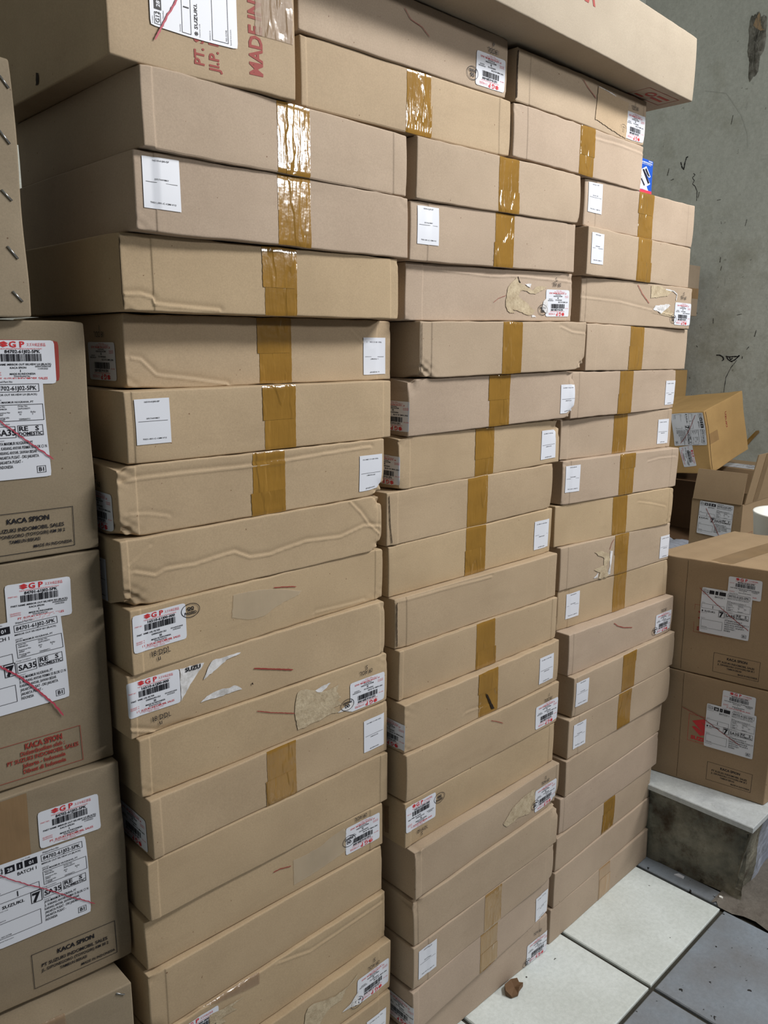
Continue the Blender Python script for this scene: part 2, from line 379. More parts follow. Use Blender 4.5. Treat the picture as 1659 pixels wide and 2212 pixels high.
        if jag:
            rr = np.random.RandomState(int(abs(s0*1e5)) % 9999)
            j = rr.rand(m+1)*jag; e = np.zeros((m+1, n+1)); e[:, 0] = j; e[:, -1] = -rr.rand(m+1)*jag; S = S+e.ravel()
        if rot:
            c, sn = math.cos(rot), math.sin(rot); dx, dy = S-cx, T-cy; S = cx+c*dx-sn*dy; T = cy+sn*dx+c*dy
        F = [(a*(n+1)+b, a*(n+1)+b+1, (a+1)*(n+1)+b+1, (a+1)*(n+1)+b) for a in range(m) for b in range(n)]
        return mesh_obj(name, s.face(f, S, T, off), F, mat, None, parent, True)
    def prnt(s, name, P, f, cs, ct, rot, off, mats, parent, k=1.0):
        A = P.arr()*k; c, sn = math.cos(rot), math.sin(rot)
        S = cs+c*A[:, 0]-sn*A[:, 1]; T = ct+sn*A[:, 0]+c*A[:, 1]
        return mesh_obj(name, s.face(f, S, T, off), P.F, mats, P.M, parent)
    def poly(s, name, pts, f, off, mat, parent, st=.008):
        bm = bmesh.new()
        pp = list(pts)
        vs = [bm.verts.new((a, b, 0)) for a, b in pp]
        for t in tessellate_polygon([[Vector((a, b, 0)) for a, b in pp]]):
            (x0, y0), (x1, y1), (x2, y2) = [pp[i] for i in t]
            if (x1-x0)*(y2-y0)-(x2-x0)*(y1-y0) < 0: t = tuple(reversed(t))
            try: bm.faces.new([vs[i] for i in t])
            except ValueError: pass
        rr = random.Random(len(pp)*17+int(pp[0][0]*1e4))
        for it in range(5):
            es = [e for e in bm.edges if e.calc_length() > st]
            if not es: break
            bmesh.ops.subdivide_edges(bm, edges=es, cuts=1); bmesh.ops.triangulate(bm, faces=bm.faces[:])
        for v_ in bm.verts:
            if v_.is_boundary: v_.co.x += rr.uniform(-.0008, .0008); v_.co.y += rr.uniform(-.0008, .0008)
        bm.verts.ensure_lookup_table()
        A = np.array([v_.co[:2] for v_ in bm.verts]); F = [tuple(v_.index for v_ in fc.verts) for fc in bm.faces]
        bm.verts.index_update(); F = [tuple(v_.index for v_ in fc.verts) for fc in bm.faces]; bm.free()
        return mesh_obj(name, s.face(f, A[:, 0], A[:, 1], off), F, mat, None, parent)
    def stroke(s, name, pts, wd, f, off, mat, parent, jit=.0006):
        L = [np.array(pts[0])]
        for a, b in zip(pts[:-1], pts[1:]):
            a, b = np.array(a), np.array(b); n = max(1, int(np.linalg.norm(b-a)/.003))
            for i in range(1, n+1): L.append(a+(b-a)*i/n)
        L = np.array(L); n = len(L); rr = np.random.RandomState(n)
        tg = np.gradient(L, axis=0); tg /= (np.linalg.norm(tg, axis=1, keepdims=True)+1e-9); nr = np.stack([-tg[:, 1], tg[:, 0]], 1)
        ww = wd/2*(.85+.3*rr.rand(n)); ww[0] *= .5; ww[-1] *= .3; L = L+nr*((rr.rand(n)-.5)*jit)[:, None]
        A = np.concatenate([L+nr*ww[:, None], L-nr*ww[:, None]]); F = [(i+n, i+n+1, i+1, i) for i in range(n-1)]
        return mesh_obj(name, s.face(f, A[:, 0], A[:, 1], off), F, mat, None, parent)
P_FILT = sgp_print('16510-61J00-000', ('OIL FILTER', 'SARINGAN OLI'), '25', ('001604/010000', '16/02/2023'), seed=5)
P_M2 = sgp_print('84702-61J02-5PK', ('MIRROR OUT RR,VIEW LH (BLACK)', 'KACA SPION'), '1', ('000073/000100', '11/09/2025'), seed=8)
P_M1 = sgp_print('84701-61J02-5PK', ('MIRROR OUT RR,VIEW RH (BLACK)', 'KACA SPION'), '1', ('000043/000053', '13/03/2026'), seed=9)
P_QR = qr_print(); P_S2 = ship_print('84702-61J02-5PK', 'LH'); P_S1 = ship_print('84701-61J02-5PK', 'RH'); P_QQ = qq_print()
O1, O2, O3, O4, O5 = .0005, .0010, .0014, .0018, .0022
def put_sgp(B, root, f, cs, ct, rot, P=P_FILT, off=O2, k=1.0):
    l = B.grid('part_number_label', f, cs-.04425*k, cs+.04425*k, ct-.02875*k, ct+.02875*k, off, WL, root, .0045, rot, round_=.004)
    pr = B.prnt('printed_text', P, f, cs, ct, rot, off+.0004, [INK, REDI, WL], l, k); return l
def put_qr(B, root, f, cs, ct, rot):
    l = B.grid('code_sticker', f, cs-.0275, cs+.0275, ct-.0330, ct+.0330, O2, WL, root, .0055, rot)
    B.prnt('printed_text', P_QR, f, cs, ct, rot, O2+.0004, [INK], l); return l
def put_ship(B, root, f, cs, ct, rot, P, off=O3, k=1.0):
    l = B.grid('shipping_label', f, cs-.067*k, cs+.067*k, ct-.0665*k, ct+.0665*k, off, WL, root, .0067, rot, round_=.003)
    B.prnt('printed_text', P, f, cs, ct, rot, off+.0004, [INK, REDI, WL], l, k); return l
def put_tape(B, root, s0, s1, mat, hang=0.0, f='front', seed=0):
    H = B.H; rr = random.Random(seed)
    n = 12; e = .0
    k = rr.choice([0, 1, 2])
    g = B.grid('packing_tape', f, s0, s1, 0-hang, H, O1, mat, root, .004, 0, .0008)
    if k:
        h = H*rr.uniform(.35, .7); d = rr.choice([-1, 1])*rr.uniform(.002, .0045)
        if k == 1: B.grid('overlapping_tape', f, s0+d, s1+d, 0, h, O1+.0004, mat, g, .004, 0, .001)
        else: B.grid('overlapping_tape', f, s0+d, s1+d, h, H, O1+.0004, mat, g, .004, 0, .001)
    return g
LABELS = {
"1_0": "flat carton with glaring tape and no sticker, directly under the red-printed carton",
"1_1": "flat carton with glaring tape and a white sticker near its left corner, left stack",
"1_2": "yellowish flat carton with plain tape, torn fold at lower left corner, left stack",
"1_3": "flat carton, tape, white sticker at right end and printed label on its shadowed side",
"1_4": "flat carton in the left stack, tape in the middle, white sticker low at left",
"1_5": "dented flat carton, left stack, creased along its top, tape, white sticker at right",
"1_6": "heavily creased flat carton without tape, white sticker on its shadowed side, left stack",
"1_7": "flat carton with whole red-logo label and oval stamp at its left, left stack",
"1_8": "flat carton with white torn paper strips beside a red-logo label, left stack",
"1_9": "flat carton in left stack, big grey torn patch beside an upside-down label",
"1_10": "lowest taped flat carton of the left stack, tape end hanging over its edge",
"1_11": "plain flat carton of the left stack between the taped one and an upside-down label",
"1_12": "flat carton in left stack with smeared glue area, red tick and upside-down label",
"1_13": "plain flat carton of the left stack with one red tick, no label",
"1_14": "flat carton low in the left stack with torn patch and label at its left",
"1_15": "flat carton low in the left stack, grey torn patch and label at right end",
"1_16": "flat carton at the lower photo edge, left stack, white sticker at right end",
"1_17": "bottommost flat carton of the left stack, resting on the floor, almost out of view",
"2_0": "topmost flat carton of the middle stack, label and oval stamp at right, under long carton",
"2_1": "second flat carton from the top of the middle stack, brown tape, bridging left stack",
"2_2": "third flat carton from the top of the middle stack, shiny tape, no sticker",
"2_3": "flat carton in the middle stack with glaring tape and white sticker at left end",
"2_4": "flat carton in middle stack with large pale torn patch and wrinkled upside-down label",
"2_5": "flat carton jutting out to the right of the middle stack, wrinkled tape, no sticker",
"2_6": "flat carton, middle stack, sticker wrapping right end, just below the one jutting right",
"2_7": "flat carton in middle stack, tape and right sticker, second below the one jutting right",
"2_8": "taped flat carton without sticker in the middle of the middle stack",
"2_9": "flat carton in middle stack, tape and right sticker, above the untaped yellowish carton",
"2_10": "yellowish flat carton with neither tape nor sticker, halfway down the middle stack",
"2_11": "flat carton with tape only, below the untaped yellowish carton of the middle stack",
"2_12": "flat carton in the middle stack whose tape has a small dark tear",
"2_13": "untaped flat carton in the middle stack, upside-down label at right, no torn patch",
"2_14": "flat carton in the middle stack with upright red-logo label at its left corner",
"2_15": "flat carton in the middle stack with ragged torn patch beside an upside-down label",
"2_16": "flat carton in the middle stack with crushed lower left corner, no label",
"2_17": "flat carton low in the middle stack, tape and white sticker at its left corner",
"2_18": "flat carton low in the middle stack, faded tape and white sticker at right end",
"2_19": "bottom flat carton of the middle stack on white tiles, label at right end",
"3_0": "topmost flat carton of the right stack, patched, upside-down label, under long carton",
"3_1": "second flat carton from the top of the right stack, wrinkled shiny tape",
"3_2": "flat carton carrying the blue packet, sticker at left, tape, right stack",
"3_3": "flat carton second below the blue packet, sticker at left, notched top edge",
"3_4": "flat carton of right stack with torn beige patches and label at right end",
"3_5": "taped flat carton without sticker, right stack, level with the middle one jutting right",
"3_6": "flat carton, right stack, tape and right sticker, higher of two such adjoining cartons",
"3_7": "flat carton, right stack, glossy tape and right sticker, lower of two such adjoining cartons",
"3_8": "flat carton jutting right beside the tilted carton, shiny tape, sticker at left, right stack",
"3_9": "taped flat carton without sticker, lightly wrinkled at right, middle of right stack",
"3_10": "flat carton in right stack with hook-shaped torn patch left of its tape",
"3_11": "flat carton in right stack, long tape, white sticker at left, above untaped carton",
"3_12": "untaped flat carton in right stack, red curved stroke and upside-down label at right",
"3_13": "flat carton in right stack, tape, sticker at left, directly below the untaped labelled one",
"3_14": "flat carton in right stack, tape and left sticker, lowest carton there with a sticker",
"3_15": "plain flat carton in right stack directly below the lowest stickered one",
"3_16": "plain flat carton in right stack directly above the short square of tape",
"3_17": "flat carton in right stack crossed by a short dark square of tape",
"3_18": "plain flat carton second from the floor in the right stack",
"3_19": "bottom flat carton of the right stack on the floor, faded tape"
}
